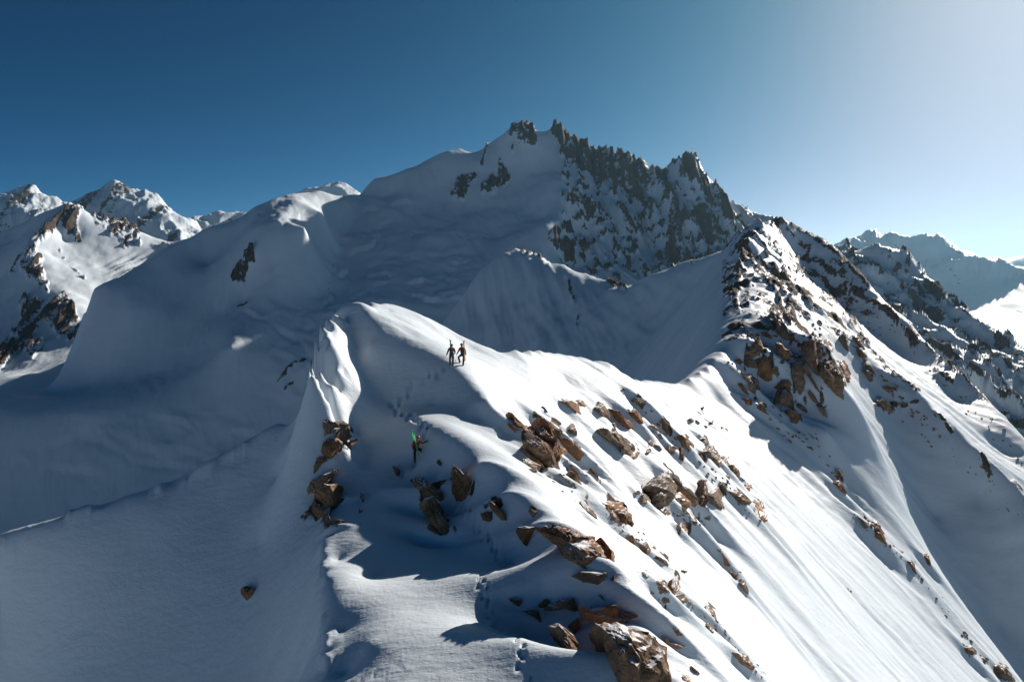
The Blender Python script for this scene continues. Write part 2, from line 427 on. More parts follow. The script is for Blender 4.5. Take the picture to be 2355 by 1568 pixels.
# boulders one can point to: (crop, outline, material, label)
BOULDERS = [
    ('c6', [(1730, 685), (1760, 700), (1870, 800), (1920, 840), (1920, 970), (1900, 1030), (1820, 1065), (1760, 1045), (1725, 980), (1715, 780)], 2, "upright pointed tan boulder standing alone in the shaded snow below the lone climber"),
    ('c6', [(1305, 845), (1380, 805), (1440, 830), (1530, 890), (1620, 970), (1630, 1045), (1580, 1055), (1520, 1010), (1420, 1010), (1390, 945), (1320, 905)], 0, "dark rounded boulder left of the upright pointed one, right below the lone climber"),
    ('c6', [(1365, 1120), (1400, 1080), (1500, 1005), (1540, 1020), (1600, 1120), (1620, 1180), (1660, 1250), (1730, 1350), (1735, 1380), (1640, 1425), (1480, 1280), (1465, 1250), (1480, 1200), (1390, 1165)], 0, "tall jagged brown boulder leaning left, in front of the dark rounded one"),
    ('c6', [(1450, 1345), (1490, 1300), (1640, 1425), (1560, 1410)], 0, "thin brown slab tucked under the foot of the tall jagged boulder"),
    ('c6', [(1095, 695), (1120, 695), (1180, 740), (1170, 805), (1130, 795)], 2, "small square brown rock on the crest just left of the lone climber's feet"),
    ('c6', [(1555, 655), (1580, 620), (1610, 660), (1610, 690), (1580, 680)], 0, "small triangular brown rock right of the lone climber's feet"),
    ('c7', [(1320, 410), (1370, 395), (1420, 440), (1380, 470), (1335, 455)], 0, "low brown rock touching the left side of a snow-topped leaning slab"),
    ('c7', [(1375, 345), (1400, 325), (1510, 430), (1500, 465), (1460, 455), (1400, 390)], 2, "leaning brown slab with a snow cap, right of the upright pointed boulder"),
    ('c7', [(1560, 540), (1580, 505), (1690, 500), (1660, 590), (1640, 635), (1620, 625)], 2, "wedge-shaped rusty rock at the upper left end of the largest long boulder"),
    ('c2', [(380, 350), (500, 340), (620, 305), (760, 330), (860, 390), (1010, 460), (1090, 465), (1190, 590), (1290, 820), (1270, 880), (1150, 900), (1020, 850), (840, 760), (720, 690), (650, 600), (600, 480), (500, 400), (400, 385)], 2, "largest long brown boulder lying diagonally in the foreground snow"),
    ('c2', [(810, 945), (850, 915), (930, 880), (1240, 900), (1275, 965), (1140, 1045), (960, 1025), (890, 980)], 1, "flat grey-brown slab lying just beneath the largest long boulder"),
    ('c2', [(1880, 1000), (1920, 965), (1990, 1020), (2060, 1110), (2060, 1170), (1990, 1205), (1900, 1150), (1860, 1080)], 1, "grey knobbly boulder leaning on the square pale block"),
    ('c2', [(1960, 1270), (1990, 1210), (2220, 1150), (2270, 1220), (2270, 1270), (2050, 1355), (1980, 1320)], 1, "square pale grey block on the sunlit slope right of the largest boulder"),
    ('c2', [(385, 1330), (420, 1280), (490, 1220), (570, 1290), (430, 1350)], 2, "small peaked rock at the left end of the broken rock band near the bottom"),
    ('c2', [(460, 1360), (560, 1290), (680, 1235), (790, 1240), (830, 1215), (880, 1320), (910, 1370), (840, 1385), (760, 1350), (560, 1380)], 0, "long low brown rock in the middle of the broken rock band near the bottom"),
    ('c2', [(195, 1385), (330, 1365), (395, 1370), (450, 1530), (430, 1540), (380, 1480)], 0, "pointed downward triangular rock below the left end of the broken rock band"),
    ('c2', [(0, 1220), (70, 1225), (110, 1260), (180, 1215), (190, 1260), (150, 1330), (60, 1270)], 0, "small forked dark rock left of the broken rock band"),
    ('c2', [(920, 1300), (960, 1300), (1060, 1350), (1380, 1295), (1400, 1440), (1520, 1500), (1530, 1540), (1200, 1548), (950, 1480), (920, 1390)], 2, "stacked layered brown block directly above the biggest bottom boulder"),
    ('c2', [(1400, 1350), (1640, 1430), (1660, 1455), (1560, 1480), (1420, 1410)], 1, "thin splintered slab on the right of the stacked layered block"),
    ('c7', [(1790, 1185), (1860, 1170), (1960, 1250), (1995, 1310), (1985, 1335), (1930, 1345), (1850, 1260)], 0, "oblong brown rock lying left of the biggest bottom boulder"),
    ('c7', [(1920, 1180), (1990, 1120), (2005, 1190), (1970, 1240), (1940, 1210)], 0, "small diamond rock between the oblong rock and the stacked layered block"),
    ('p', [(1368, 1436), (1420, 1440), (1490, 1455), (1528, 1490), (1542, 1568), (1535, 1660), (1480, 1660), (1430, 1568), (1400, 1500)], 0, "biggest rounded brown boulder cut off by the bottom of the picture"),
    ('c3', [(570, 320), (640, 400), (720, 600), (880, 780), (1010, 960), (1000, 1050), (1080, 1200), (1090, 1240), (960, 1150), (870, 1080), (800, 900), (740, 760), (570, 620), (510, 450)], 2, "tall pointed brown slab at the centre of the sunlit rock cluster"),
    ('c3', [(320, 790), (360, 730), (500, 700), (520, 650), (600, 690), (740, 800), (820, 940), (860, 1080), (820, 1200), (700, 1140), (480, 970), (340, 850)], 0, "broad dark slab leaning against the left of the tall pointed slab"),
    ('c3', [(650, 390), (760, 350), (900, 430), (970, 570), (940, 700), (860, 650), (760, 540)], 0, "snow-capped brown block right behind the tall pointed slab"),
    ('c3', [(1050, 530), (1130, 405), (1200, 430), (1245, 560), (1240, 650), (1150, 630)], 1, "small upright rock standing alone right of the snow-capped block"),
    ('c3', [(1610, 510), (1660, 490), (1780, 590), (1880, 550), (2100, 680), (2260, 850), (2240, 940), (2120, 1020), (2050, 970), (2000, 840), (1850, 740), (1700, 640)], 1, "long diagonal grey-brown ledge with a snow scoop beneath it"),
    ('c4', [(1040, 1000), (1090, 940), (1200, 890), (1260, 880), (1370, 1030), (1380, 1150), (1320, 1200), (1230, 1180), (1100, 1070)], 1, "rounded brown boulder in the bright snow right of the rock clusters"),
    ('c4', [(740, 725), (800, 710), (930, 790), (985, 850), (985, 990), (900, 970), (800, 830)], 0, "smooth teardrop-shaped boulder up left of the rounded brown one"),
    ('c4', [(1470, 1160), (1510, 1140), (1610, 1210), (1660, 1280), (1640, 1330), (1540, 1280)], 0, "oval brown boulder just below right of the rounded one"),
    ('c8', [(465, 240), (530, 200), (550, 250), (560, 350), (500, 330), (475, 300)], 1, "upright fin-shaped grey rock right of the V-shaped pair of slabs"),
    ('c8', [(125, 190), (190, 120), (230, 110), (270, 200), (265, 260), (210, 330), (130, 310), (120, 280), (160, 240)], 1, "rough crumbling crag with an overhanging snow cushion on its left"),
    ('c5', [(500, 60), (530, 0), (570, 10), (590, 110), (690, 280), (790, 430), (860, 560), (770, 530), (660, 400), (580, 300), (560, 200), (495, 160)], 1, "tall leaning rock tower on the far ridge above the saddle"),
    ('c5', [(1140, 760), (1230, 700), (1320, 730), (1400, 880), (1430, 1010), (1410, 1080), (1445, 1200), (1370, 1160), (1230, 1020), (1160, 900)], 0, "lower pointed half of the great brown rock buttress right of the saddle"),
    ('p', [(552, 1352), (566, 1347), (573, 1357), (586, 1350), (580, 1368), (570, 1382), (558, 1370)], 2, "lone small rock capped with snow on the big shaded slope at left"),
]
# rock of the ridge itself, showing through the snow
OUTCROPS = {
 'c6': [[(375, 205), (430, 180), (470, 230), (580, 220), (655, 260), (640, 320), (660, 380), (560, 460), (500, 400), (540, 270), (450, 330), (385, 380)], [(370, 440), (500, 400), (570, 440), (560, 470), (470, 610), (350, 640), (345, 620)], [(275, 680), (350, 640), (345, 680), (300, 750), (265, 770)],
        [(250, 830), (330, 810), (460, 740), (510, 720), (500, 760), (440, 850), (390, 890), (300, 930), (220, 990), (215, 900)], [(390, 890), (550, 885), (535, 950), (570, 990), (560, 1060), (500, 1120), (430, 1170), (350, 1100), (280, 1020), (300, 930)], [(270, 1030), (350, 1090), (430, 1170), (390, 1190), (320, 1250), (255, 1200), (240, 1120)],
        [(380, 1180), (430, 1190), (440, 1260), (560, 1250), (630, 1285), (440, 1405), (380, 1370), (370, 1270)], [(730, 395), (720, 440), (640, 515), (630, 490), (660, 420)], [(170, 1180), (205, 1150), (240, 1190), (200, 1215)], [(125, 1225), (150, 1205), (175, 1235), (140, 1248)],
        [(755, 970), (775, 970), (800, 1060), (785, 1085), (760, 1020)], [(735, 1190), (750, 1125), (790, 1165)], [(1605, 865), (1630, 850), (1650, 880), (1620, 885)]],
 'q6': [[(350, 470), (420, 420), (560, 450), (520, 560), (400, 600), (350, 560)], [(300, 600), (420, 590), (400, 640), (300, 690)], [(240, 880), (420, 800), (480, 880), (400, 960), (260, 980)], [(280, 980), (480, 940), (560, 1000), (480, 1110), (320, 1090)], [(350, 1150), (440, 1130), (430, 1240), (360, 1260)]],
 'c7': [[(1650, 400), (1665, 370), (1715, 405), (1680, 440)]],
 'c2': [[(1180, 460), (1240, 510), (1310, 640), (1355, 710), (1340, 830), (1315, 790), (1330, 700), (1230, 540)], [(1310, 980), (1360, 920), (1365, 1010), (1330, 1000)], [(930, 0), (990, 0), (1130, 180), (1150, 250), (1100, 230), (1000, 120)], [(1160, 0), (1400, 0), (1490, 110), (1560, 190), (1580, 320), (1500, 350), (1340, 260), (1250, 110)],
        [(1530, 420), (1560, 420), (1660, 570), (1640, 575)], [(1700, 540), (1760, 500), (1820, 610), (1780, 680), (1735, 620)], [(1835, 560), (1860, 570), (1910, 655)], [(1840, 710), (1890, 680), (2010, 740), (2040, 800), (1960, 770)], [(1700, 900), (1750, 860), (1810, 900), (1800, 960), (1730, 965)],
        [(2090, 980), (2160, 930), (2170, 1050), (2180, 1100), (2110, 1170), (2080, 1110)], [(2210, 860), (2280, 875), (2225, 935)], [(1960, 150), (2000, 80), (2070, 155), (2010, 180)], [(1150, 1180), (1200, 1190), (1250, 1265)]],
 'c8': [[(195, 1090), (260, 1130), (340, 1150), (300, 1168), (240, 1150)], [(260, 1045), (290, 1045), (330, 1090), (285, 1085)], [(370, 1265), (425, 1310), (390, 1310)], [(590, 1170), (640, 1190), (690, 1200), (760, 1300), (720, 1290), (650, 1240)], [(780, 1300), (800, 1300), (820, 1360), (800, 1360)], [(310, 1325), (350, 1320), (375, 1364), (320, 1364)],
        [(455, 910), (480, 905), (510, 950), (535, 1045), (500, 1020)], [(455, 1015), (470, 1010), (510, 1065), (490, 1075)], [(555, 590), (600, 660), (605, 690), (570, 670)], [(600, 700), (640, 720), (650, 750), (620, 745)], [(650, 770), (690, 760), (715, 835), (690, 830)], [(1210, 165), (1250, 165), (1300, 245), (1260, 230)],
        [(1225, 100), (1260, 95), (1285, 140), (1275, 170), (1245, 140)], [(1370, 380), (1400, 400), (1430, 440), (1400, 450)], [(1430, 410), (1470, 400), (1520, 500), (1540, 550), (1500, 520), (1440, 480)], [(1590, 560), (1640, 590), (1620, 600)], [(1650, 630), (1700, 650), (1715, 710), (1690, 690)], [(1755, 600), (1780, 600), (1800, 680), (1775, 660)],
        [(1975, 1145), (2040, 1145), (2070, 1190), (2030, 1210)], [(2190, 1260), (2240, 1260), (2300, 1360), (2200, 1340)], [(285, 190), (310, 200), (400, 290), (390, 330), (330, 260)], [(440, 155), (462, 165), (455, 310), (400, 370), (395, 310), (430, 240)], [(300, 400), (350, 305), (410, 410), (385, 455), (330, 420)],
        [(290, 465), (310, 405), (350, 460), (345, 500)], [(250, 240), (300, 230), (370, 300), (310, 350), (270, 300)], [(45, 250), (70, 230), (130, 260), (120, 310), (70, 300)], [(740, 290), (775, 280), (800, 340), (825, 400), (800, 420), (760, 390)], [(590, 220), (650, 220), (720, 290), (700, 330), (640, 280)], [(540, 180), (570, 180), (580, 230), (560, 230)], [(690, 180), (720, 200), (700, 220)], [(440, 390), (490, 370), (480, 400)]],
 'c4': [[(90, 190), (160, 150), (290, 170), (330, 260), (310, 310), (250, 350), (190, 290), (120, 220)], [(25, 380), (110, 325), (210, 430), (270, 600), (220, 580), (100, 460)], [(520, 460), (580, 500), (640, 740), (590, 690), (530, 620)], [(340, 560), (380, 550), (520, 690), (440, 650)], [(430, 540), (470, 530), (510, 580), (480, 590)], [(450, 690), (500, 690), (540, 750), (510, 785)],
        [(1055, 770), (1140, 725), (1190, 780), (1220, 850), (1130, 840), (1110, 790)], [(1380, 1050), (1420, 1015), (1490, 1050), (1460, 1150), (1450, 1240), (1385, 1130)], [(1460, 1290), (1530, 1340), (1500, 1360)], [(1650, 1330), (1720, 1330), (1760, 1390), (1700, 1370)], [(1720, 1480), (1780, 1420), (1830, 1500), (1780, 1560)], [(570, 930), (640, 870), (710, 930), (690, 1000), (640, 980)],
        [(650, 860), (780, 890), (760, 930), (700, 920)], [(790, 890), (820, 910), (830, 1050), (850, 1130), (760, 1050)], [(310, 830), (350, 780), (390, 810), (380, 880), (340, 870)], [(410, 840), (480, 860), (520, 920), (500, 940), (440, 880)], [(270, 970), (340, 900), (380, 940), (300, 1000)], [(1040, 370), (1100, 340), (1140, 400), (1120, 430), (1060, 400)], [(1080, 300), (1140, 290), (1130, 350)],
        [(900, 470), (950, 460), (1000, 510), (960, 540)], [(1020, 480), (1080, 530), (1060, 540)], [(1120, 550), (1200, 580), (1180, 610)], [(1220, 510), (1270, 490), (1280, 550), (1250, 575)], [(1360, 570), (1430, 600), (1420, 630)], [(1430, 610), (1480, 600), (1500, 690), (1460, 660)]],
 'c3': [[(10, 205), (50, 200), (200, 360), (380, 520), (360, 560), (310, 540), (130, 440), (80, 330)], [(0, 390), (60, 400), (130, 460), (290, 545), (100, 530), (0, 440)], [(380, 500), (520, 560), (530, 640), (440, 590)], [(940, 690), (1070, 680), (1200, 770), (1330, 910), (1420, 1000), (1300, 1060), (1240, 1060), (1080, 910)], [(290, 880), (340, 880), (560, 1080), (740, 1230), (700, 1260), (560, 1150)],
        [(300, 1050), (340, 1025), (520, 1110), (610, 1170), (560, 1240), (440, 1210), (330, 1130)], [(920, 0), (1100, 10), (1280, 80), (1260, 290), (1180, 240)], [(1120, 0), (1340, 0), (1400, 100), (1360, 130), (1180, 50)], [(1530, 140), (1620, 80), (1700, 50), (1800, 200), (1850, 400), (1720, 310), (1570, 210)], [(1810, 150), (1900, 180), (2000, 310), (2170, 370), (2230, 480), (2190, 590), (2100, 520), (1900, 310)],
        [(2130, 1050), (2250, 880), (2350, 930), (2300, 1020), (2200, 1060)], [(1110, 1130), (1160, 1130), (1290, 1320), (1290, 1390), (1210, 1320)], [(1100, 1260), (1130, 1250), (1330, 1490), (1250, 1460)], [(1490, 1190), (1520, 1200), (1660, 1410), (1640, 1440)], [(900, 1275), (960, 1290), (1150, 1500), (1110, 1500)], [(620, 110), (650, 110), (740, 240), (700, 220)], [(690, 1330), (770, 1330), (800, 1380), (740, 1370)],
        [(1860, 400), (1910, 400), (1950, 460), (1900, 500)], [(1420, 1310), (1460, 1310), (1510, 1425), (1480, 1410)]],
 'c5': [[(180, 580), (310, 400), (340, 430), (390, 590), (320, 640), (160, 670)], [(140, 740), (300, 690), (330, 700), (340, 800), (270, 800), (160, 790)], [(330, 690), (430, 640), (470, 740), (500, 860), (500, 940), (450, 965), (320, 890), (340, 800)], [(5, 700), (80, 680), (130, 730), (60, 750)], [(140, 910), (220, 890), (330, 970), (340, 1080), (290, 1150), (200, 1070), (210, 980)], [(560, 480), (620, 490), (700, 570), (750, 590), (730, 680), (660, 690), (580, 590)],
        [(490, 800), (560, 790), (620, 900), (580, 910), (500, 860)], [(770, 760), (880, 670), (930, 700), (920, 900), (940, 980), (920, 1080), (870, 1120), (820, 1050), (760, 880)], [(940, 770), (1000, 860), (1050, 980), (1130, 1110), (1060, 1040), (1000, 920), (920, 820)], [(960, 470), (1060, 440), (1080, 540), (1100, 700), (1150, 900), (1060, 830), (940, 680), (920, 560)], [(1060, 440), (1190, 450), (1250, 530), (1275, 640), (1230, 700), (1130, 740), (1100, 600)],
        [(1320, 710), (1380, 720), (1440, 830), (1490, 980), (1450, 960), (1400, 830)], [(540, 1050), (640, 960), (720, 960), (760, 1020), (730, 1080), (600, 1090)], [(525, 1265), (600, 1120), (740, 1080), (775, 1240), (790, 1330), (690, 1290), (600, 1280)], [(100, 1195), (180, 1195), (280, 1240), (240, 1280), (180, 1285)], [(310, 1310), (350, 1240), (400, 1270), (435, 1400), (380, 1370)], [(805, 1280), (850, 1255), (940, 1310), (975, 1390), (900, 1360)],
        [(690, 1360), (740, 1340), (860, 1420), (840, 1530), (760, 1500)], [(980, 1140), (1010, 1090), (1060, 1160), (1110, 1260), (1040, 1230)], [(1090, 1280), (1130, 1250), (1200, 1340), (1245, 1470), (1160, 1400)], [(360, 340), (430, 330), (530, 420), (500, 430), (400, 380)], [(430, 250), (480, 220), (560, 300), (540, 330)], [(1390, 400), (1450, 360), (1480, 450), (1510, 580), (1440, 540)], [(1570, 400), (1640, 420), (1720, 550), (1680, 530)],
        [(1610, 570), (1660, 560), (1750, 650), (1690, 680), (1630, 640)], [(1690, 830), (1740, 800), (1830, 960), (1780, 970)], [(1710, 760), (1770, 740), (1860, 890), (1800, 840)], [(1950, 1050), (2040, 1030), (2091, 1060), (2091, 1110), (2010, 1120)], [(1870, 1240), (1930, 1210), (2050, 1270), (2091, 1400), (1990, 1350)], [(70, 1010), (120, 1010), (210, 1165), (130, 1110)], [(640, 130), (690, 60), (720, 0), (760, 20), (720, 120), (760, 280), (700, 200)]],
}

def near_rocks(px, py, X, Y, Z):
    m = np.zeros(px.shape)
    far = Y > 150
    for line, w in [([(1697, 575), (1715, 560), (1705, 610)], 12), ([(1755, 560), (1766, 590)], 6), ([(1720, 589), (1770, 612), (1817, 640)], 6),
                    ([(1837, 597), (1880, 600), (1915, 628)], 7), ([(1837, 622), (1890, 640), (1925, 688)], 8), ([(1903, 622), (1940, 642), (1970, 676), (1997, 696), (2030, 712), (2060, 736)], 11),
                    ([(1940, 690), (1954, 696)], 11), ([(1940, 598), (1980, 636), (1997, 659)], 9), ([(1843, 676), (1870, 712), (1890, 716), (1937, 749), (1963, 776), (1987, 799)], 7),
                    ([(2092, 770), (2104, 790)], 17), ([(1985, 842), (2000, 858)], 9), ([(2015, 930), (2040, 940), (2058, 935)], 10), ([(2075, 940), (2110, 930)], 6), ([(2150, 850), (2190, 880)], 7),
                    ([(1745, 510), (1800, 506), (1850, 535), (1910, 572), (1935, 590)], 7), ([(1680, 690), (1700, 640), (1690, 700), (1700, 720)], 8), ([(1780, 640), (1815, 700), (1830, 740)], 6),
                    ([(1800, 640), (1830, 680)], 7), ([(1740, 620), (1790, 680), (1800, 720)], 5), ([(1660, 640), (1690, 690)], 5), ([(2260, 1055), (2275, 1100)], 8), ([(2330, 1110), (2350, 1130)], 6),
                    ([(2160, 960), (2190, 1000)], 6), ([(2060, 740), (2136, 800), (2203, 860), (2270, 925)], 2.5), ([(1995, 805), (2043, 855), (2116, 908)], 2.5)]:
        m = np.maximum(m, strip_mask(px, py, line, w) * far)
    jag = 0.5 + 0.5 * np.tanh(3 * fbm(X / 9, Y / 14, 3, 5))
    rocky = ((px > 1660) & (px < 2000) & (py < 800) & far) * (0.14 + 0.62 * smooth(-0.05, 0.6, fbm((X * .94 - Y * .34) / 14, (X * .34 + Y * .94) / 6, 4, 71)))
    t = Terrain(); t.us = X[0] / Y[0]; t.ys = Y[:, 0]; t.Z = Z; t.X = X; t.Y = Y
    rub = np.zeros(px.shape)
    for crop, ol in ROCK_OUTLINES():
        pl = outline_px(crop, ol)
        cx = sum(p[0] for p in pl) / len(pl); cy = sum(p[1] for p in pl) / len(pl)
        d = hit(t, cx, cy)
        if not d or d < 35: continue
        j0, j1 = np.searchsorted(t.ys, (d * 0.9, d * 1.12)); uc = ray(cx, cy)[0]; hw = 1.5 * max(abs(p[0] - cx) for p in pl) / F + 0.004
        i0, i1 = np.searchsorted(t.us, (uc - hw, uc + hw))
        sl = (slice(j0, j1), slice(i0, i1))
        if j1 <= j0 or i1 <= i0: continue
        wx = px[sl] + 5 * fbm(X[sl] / 0.8, Y[sl] / 0.8, 2, 141); wy = py[sl] + 5 * fbm(X[sl] / 0.8 + 5, Y[sl] / 0.8, 2, 142)
        k_ = 1.06 if d < 37 else 1.22
        big = [(cx + (x - cx) * k_ + 2, cy + (y - cy) * k_ + 2) for x, y in pl]
        rub[sl] = np.maximum(rub[sl], in_poly(wx, wy, big) * 0.68)
    rub = blur(rub, 2) * (0.75 + 0.5 * np.tanh(3 * fbm(X / 1.6, Y / 1.6, 3, 143)))
    return np.maximum(np.maximum(m * (0.55 + 0.6 * jag), rocky), rub)

def bump_along(X, Y, Z, us, ys, cx, cy, R, fn):
    """add fn(dx, dy) to Z in a window of half-size R around (cx, cy)"""
    j0, j1 = np.searchsorted(ys, (cy - R, cy + R)); j1 = max(j1, j0 + 1)
    ua = (cx - R) / max(cy, 1) ; ub = (cx + R) / max(cy, 1)
    pad = abs(cx) * R / (cy * cy) + 0.002
    i0, i1 = np.searchsorted(us, (ua - pad, ub + pad))
    if j1 <= j0 or i1 <= i0: return
    sl = (slice(j0, j1), slice(i0, i1))
    Z[sl] += fn(X[sl] - cx, Y[sl] - cy)

def near_detail(X, Y, Z, R):
    Zb = Z.copy()
    # wind drifts lying across the ridge and along the fall line of the right flank
    A = X * 0.94 - Y * 0.34; B = X * 0.34 + Y * 0.94
    flank = smooth(-2, 12, X - 0.13 * (Y - 30)) * smooth(25, 45, Y)
    zone = smooth(-0.25, 0.45, fbm(X / 16, Y / 16, 2, 13))
    calm = smooth(30, 52, Y)
    Z = Z + (0.05 + 0.08 * calm + 0.10 * flank) * zone * fbm(A / 9.0, B / 2.4, 3, 11) * np.clip(Y / 55, 0.6, 1.4)
    B2 = B + 3.0 * fbm(A / 40, B / 30, 3, 25)
    Z = Z + 0.32 * flank * smooth(60, 110, Y) * (ridged(A / 60.0, B2 / 12.0, 3, 23) - 0.4) * np.clip(Y / 110, 0.5, 2.5)
    band = np.exp(-((X - 0.13 * (Y - 30) - 7) / 7) ** 2) * smooth(28, 40, Y) * smooth(120, 80, Y)
    Z = Z + 0.34 * band * (ridged(A / 13, B2 / 2.9, 3, 27) - 0.5) * smooth(-0.3, 0.3, fbm(X / 9, Y / 9, 2, 28))
    Z = Z + 0.022 * fbm(A / 1.8, B / 0.5, 3, 31) * smooth(120, 60, Y) * zone
    Z = Z + 0.16 * fbm(X / 7, Y / 7, 3, 41) * calm * smooth(260, 120, Y) + 0.8 * fbm(A / 50, B / 22, 4, 43) * smooth(110, 260, Y)
    # wind-packed plates on the shaded slopes
    f1, v = cells(X / 1.6 + fbm(X, Y, 2, 33), Y / 0.7, 35)
    Z = Z + 0.05 * (v - 0.5) * smooth(0.5, 0.1, f1) * zone * smooth(120, 60, Y)
    cm = np.exp(-(((X + 15) / 3.5) ** 2 + ((Y - 54.5) / 6) ** 2) ** 2)
    Z = Z + cm * (Zb - Z)
    t = Terrain(); t.us = X[0] / Y[0]; t.ys = Y[:, 0]; t.Z = Z.copy(); t.X = X; t.Y = Y
    # scoops and tails of drifted snow round the rocks
    for (crop, ol) in ROCK_OUTLINES():
        pl = outline_px(crop, ol)
        cx = sum(p[0] for p in pl) / len(pl); cy = max(p[1] for p in pl) * .6 + .4 * sum(p[1] for p in pl) / len(pl)
        d = hit(t, cx, cy)
        if not d or d > 190: continue
        size = min(max(max(p[0] for p in pl) - min(p[0] for p in pl), max(p[1] for p in pl) - min(p[1] for p in pl)) / F * d, 5.0)
        w0 = pt(cx, cy, d)
        if w0[0] < -6 and d < 52: size *= 0.4
        rr = random.Random(int(cx * 7 + cy)); hh = size * rr.uniform(0.16, 0.36); wd = size * rr.uniform(0.28, 0.5); off = rr.uniform(-.3, .5) * size
        def drift(dx, dy, size=size, hh=hh, wd=wd, off=off):
            a = dx * 0.94 - dy * 0.34; b = dx * 0.34 + dy * 0.94
            tail = np.exp(-((b - off) / wd) ** 2) * np.where(a > 0, np.exp(-(a / (2.6 * size)) ** 2), np.exp(-(a / (1.5 * size)) ** 2))
            scoop = np.exp(-((b + 0.75 * size - off) / (0.35 * size)) ** 2) * np.exp(-((a + 0.1 * size) / (0.9 * size)) ** 2)
            return hh * tail - 0.8 * hh * scoop
        bump_along(X, Y, Z, t.us, t.ys, w0[0], w0[1], 5.5 * size, drift)
    # footprints
    for trail, sp in TRAILS:
        P = []
        for (px, py) in trail:
            d = hit(t, px, py)
            if d: P.append(np.array(pt(px, py, d)))
        rr = random.Random(len(P)); side = 1
        for a, b in zip(P[:-1], P[1:]):
            L = np.hypot(*(b - a)[:2]); n = max(1, int(L / sp))
            dirv = (b - a)[:2] / (L + 1e-9); nor = np.array((-dirv[1], dirv[0]))
            for i in range(n):
                c = a[:2] + dirv * (i + rr.uniform(-.25, .25)) * sp + nor * side * rr.uniform(.04, .22); side = -side
                rad = rr.uniform(.08, .14) * (1 if a[1] < 38 else 1.9); dep = rr.uniform(.1, .2) * (1 if a[1] < 38 else 1.3)
                bump_along(X, Y, Z, t.us, t.ys, c[0], c[1], 1.1, lambda dx, dy, rad=rad, dep=dep: -dep * np.exp(-((dx * dx + dy * dy) / (rad * rad)) ** 2))
    # crumbled wind lip along the spur and along the left edge of the foreground hump
    for line, amp, wid, sd in ((spur[0][3:], 0.4, 0.6, 61), (rim, 0.22, 0.5, 67)):
        W = [pt(*q) for q in line]; best = np.full(X.shape, 1e9)
        sel = (Y < 75) & (X < 8)
        xs, yy = X[sel], Y[sel]; bb = np.full(xs.shape, 1e9)
        for a, b in zip(W[:-1], W[1:]):
            vx, vy = b[0] - a[0], b[1] - a[1]; L2 = vx * vx + vy * vy
            tt = np.clip(((xs - a[0]) * vx + (yy - a[1]) * vy) / L2, 0, 1)
            bb = np.minimum(bb, np.hypot(xs - a[0] - tt * vx, yy - a[1] - tt * vy))
        Z[sel] += amp * np.exp(-(bb / wid) ** 2) * smooth(-0.15, 0.6, fbm(xs / 2.6, yy / 2.2, 4, sd))
    f1, v = cells(X / 2.6 + 0.3 * fbm(X / 3, Y / 3, 2, 3), Y / 3.4, 9)
    rk = smooth(0.3, 0.8, R) * smooth(100, 190, Y)
    Z = Z + rk * ((v - 0.25) * 0.7 + 0.8 * ridged(A / 12, B / 3.5, 4, 51) + 0.35 * fbm(X / 2, Y / 3, 3, 52)) * np.clip(Y / 200, 0.6, 1.8)
    return Z

def near_keep(X, Y, Z):
    return ~((Z < -0.9 * Y) & (Y < 45)) & ~((Z < -135) & (X < 20)) & ~((Z / Y < -0.66) & (Y > 45)) & ~((X < -0.1 * Y) & (Y > 105)) & ~((X < 0.1 * Y) & (Y > 260))

m_near = terrain_mat("snow_and_rock_near", 1.0, 1.5)
T_near = build_terrain("snow_ridge", H_near, -0.86, 0.92, 860, 13, 700, 760, m_near, near_detail, near_rocks, near_keep)

# ---- snow wall behind the saddle
w_sky = ([(1000, 770, 845), (1030, 725, 850), (1100, 640, 880), (1190, 572, 900), (1240, 590, 880), (1330, 625, 820), (1430, 660, 760), (1470, 655, 740), (1560, 615, 700), (1640, 590, 640), (1700, 560, 600), (1760, 540, 580)], [(20, 40, -40), (120, 250, -260)])
H_wall = field([w_sky], [(1060, 760, 800), (1100, 720, 815), (1200, 700, 800), (1300, 720, 745), (1400, 760, 670), (1500, 730, 640), (1600, 690, 590), (1680, 640, 560), (1040, 830, 770), (1200, 850, 690), (1400, 900, 590), (1550, 800, 560), (1650, 750, 520)],
               [(-80, 700, -190), (0, 520, -190), (120, 420, -170), (240, 460, -90), (-120, 900, -150), (300, 520, -20)], step=16)
def wall_rocks(px, py, X, Y, Z):
    m = np.zeros(px.shape)
    for line, w in [([(1200, 578), (1230, 585), (1262, 606)], 6), ([(1308, 648), (1312, 668), (1318, 692)], 5), ([(1390, 640), (1440, 662)], 5), ([(1545, 620), (1590, 610)], 6), ([(1330, 722), (1325, 745)], 3), ([(1400, 650), (1420, 658)], 6)]:
        m = np.maximum(m, strip_mask(px, py, line, w))
    return m * (0.6 + 0.5 * np.tanh(3 * fbm(X / 12, Y / 18, 3, 15)))
def wall_detail(X, Y, Z, R):
    Z = Z + 2.2 * fbm((X + .2 * Y) / 18, Y / 90, 4, 61) + 3.0 * fbm(X / 60, Y / 60, 3, 62)
    return Z + smooth(0.3, 0.8, R) * 4 * ridged(X / 12, Y / 20, 3, 63)
m_mid = terrain_mat("snow_and_rock_mid", 4.0, 0.55)
T_wall = build_terrain("snow_wall", H_wall, -0.2, 0.45, 330, 400, 1150, 230, m_mid, wall_detail, wall_rocks)

